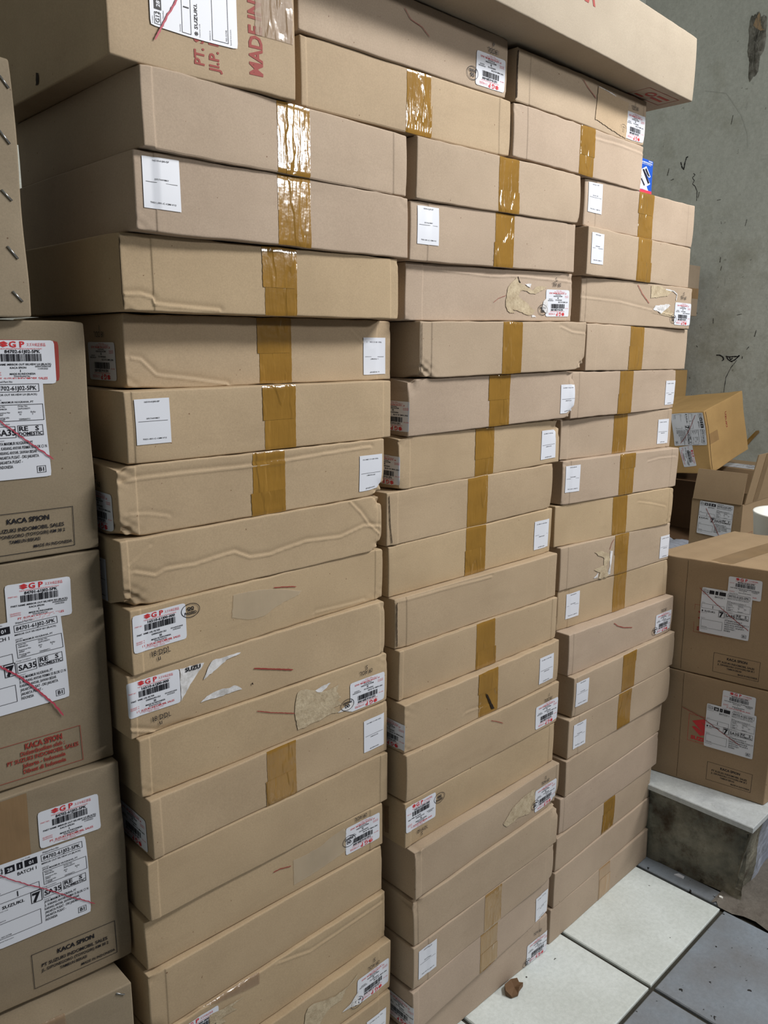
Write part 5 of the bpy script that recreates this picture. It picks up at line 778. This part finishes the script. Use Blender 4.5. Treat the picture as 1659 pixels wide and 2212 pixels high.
# tilted orange-brown carton
TL = tapemat('pale_tape', srgb(186, 148, 98), .35, .6, .15)
q = TILT
Mx = Matrix(((q[0][0], q[0][1], q[0][2]), (q[1][0], q[1][1], q[1][2]), (q[2][0], q[2][1], q[2][2]))).to_4x4(); Mx.translation = Vector(TORG)
B = Box(.343, .4405, (0, 0), (.3004, .3004), (0, 1), r=.004, seed=61, amp=.002, crush=.008)
t = empty('tilted_carton', (0, 0, 0)); t.matrix_world = Mx; tag(t, 'tilted orange-brown carton with sideways shipping label, resting on other cartons by the wall', 'carton')
B.body(KO, t); put_ship(B, t, 'front', .343-.085, .3004-.084, -math.pi/2, P_S2, O3, 1.17); put_sgp(B, t, 'front', .238, .085, -math.pi/2+.12, P_M2, O2, 1.12)
line_stroke(B, t, 'front', [(.30, .285), (.27, .23), (.235, .18), (.21, .148)], .002, REDM)
P = Print(); P.text(0, 0, 'UZUKI', .016, 0, .02, width=.075); B.prnt('marker_writing', P, 'right', .215, .245, -math.pi/2, O1, [REDS], t)
B.grid('faded_tape_piece', 'right', .0, .11, .135, .185, O1, TL, t, .01); B.stroke('carton_seam', [(.012, .295), (.012, .15), (.012, .005)], .003, 'right', O2, CUT, t)
# pile in the far corner
GC = 'cartons piled in the far corner'
zz = [(.246, .60), (.60, .93), (.93, 1.205), (1.205, 1.372), (1.372, 1.69), (1.69, 1.98)]; yr = [1.27, 1.27, 1.27, 1.252, 1.34, 1.224]
LB = ['carton at the base of the far corner pile, out of sight behind the tilted carton', 'second carton of the far corner pile, out of sight behind the tilted carton', 'carton just beneath the orange-brown one of the far corner pile, out of sight', 'orange-brown carton peeking out behind the tilted carton beside the right stack', 'carton hidden between the two visible cartons of the far corner pile', 'tan carton high up peeking out to the right of the right stack']
for i, ((a, b), y) in enumerate(zip(zz, yr)):
    B, t = big('stored_carton', (4.38, 1.60), (0, -1), (a+.0005, a+.0005), (b-.0005, b-.0005), 1.60-y, .42, KO if i == 3 else KM if i < 5 else KR, LB[i], (1, 0), seed=70+i, group=GC, step=.03)
    if i == 5: B.grid('faded_tape_piece', 'right', .0, .419, .10, .16, O1, TF, t, .02)
# white tub
def lathe(name, prof, mat, parent, n=64, ax=(1, 1)):
    V = []; F = []
    for rr_, z in prof:
        for i in range(n): a = 2*math.pi*i/n; V.append((rr_*ax[0]*math.cos(a), rr_*ax[1]*math.sin(a), z))
    for k in range(len(prof)-1):
        for i in range(n): F.append((k*n+i, k*n+(i+1) % n, (k+1)*n+(i+1) % n, (k+1)*n+i))
    F.append(tuple(reversed(range(n))))
    return mesh_obj(name, V, F, mat, None, parent, True)
tub = flat('white_plastic', srgb(244, 244, 240), .35, .5)
t = empty('white_tub', (2.875, -.085, .7005)); tag(t, 'white plastic tub at the right photo edge behind the platform cartons', 'tub')
lathe('tub_body', [(.098, 0), (.104, .004), (.128, .255), (.131, .262), (.129, .266), (.125, .262), (.100, .008), (.02, .006)], tub, t)
V = []; F = []
n, m_ = 28, 10
an = math.atan2(-1.034+.085, -2.875)+.18; cx, cy = math.cos(an)*.1265, math.sin(an)*.1265
tx, ty = -math.sin(an), math.cos(an)
for i in range(n):
    for j in range(m_):
        a, b = 2*math.pi*i/n, 2*math.pi*j/m_; R_ = .013+.003*math.cos(b); V.append((cx+tx*R_*math.cos(a)+math.cos(an)*.003*math.sin(b), cy+ty*R_*math.cos(a)+math.sin(an)*.003*math.sin(b), .185+R_*math.sin(a)))
F = [(i*m_+j, ((i+1) % n)*m_+j, ((i+1) % n)*m_+(j+1) % m_, i*m_+(j+1) % m_) for i in range(n) for j in range(m_)]
mesh_obj('handle_ring', V, F, tub, None, t, True)
# scraps
def scrap(name, pts, mat, label, cat, th=.003, lift=.004, axis='z', base=0.0, seed=1):
    R = random.Random(seed); n = len(pts); cx = sum(p[0] for p in pts)/n; cy = sum(p[1] for p in pts)/n; V = []; F = []
    for s_ in (0, 1):
        for p in [(cx, cy)]+list(pts):
            hgt = base+s_*th+lift*(.3+R.random()) if s_ else base+lift*.2
            V.append((p[0], p[1], hgt) if axis == 'z' else (4.8975-hgt, p[0], p[1]))
    for i in range(n):
        j = (i+1) % n; F.append((0, 1+j, 1+i)); F.append((n+1, n+2+i, n+2+j)); F.append((1+i, 1+j, n+2+j, n+2+i))
    o = mesh_obj(name, V, F, mat); tag(o, label, cat); return o
scrap('cardboard_scrap', [(1.352, -.062), (1.366, -.048), (1.395, -.045), (1.407, -.055), (1.400, -.066), (1.404, -.075), (1.385, -.078), (1.372, -.084), (1.355, -.078)], KD, 'brown cardboard scrap on the white tiles at the foot of the middle stack', 'scrap', .004, .010)
scrap('white_chip', [(2.066, -.132), (2.080, -.140), (2.080, -.158), (2.068, -.160)], WL, 'white chip on the blue-grey tile strip before the platform', 'chip', .002, .002)
scrap('white_pebble', [(2.062, -.268), (2.068, -.266), (2.072, -.270), (2.070, -.276), (2.064, -.276)], tub, 'tiny white bead at the outer corner of the concrete platform', 'bead', .004, .002)
scrap('cardboard_scrap', [(1.065, 3.30), (1.05, 3.32), (1.035, 3.25), (1.015, 3.225), (1.035, 3.225), (1.062, 3.245), (1.078, 3.262)], KM, 'brown torn cardboard scrap stuck high on the grey wall', 'scrap', .002, .002, 'x')
scrap('tape_scrap', [(.905, .94), (.885, .975), (.845, 1.025), (.830, 1.028), (.826, 1.015), (.85, .985), (.885, .935)], TB, 'brown tape scrap on the grey wall right of the tilted carton', 'scrap', .001, .004, 'x')
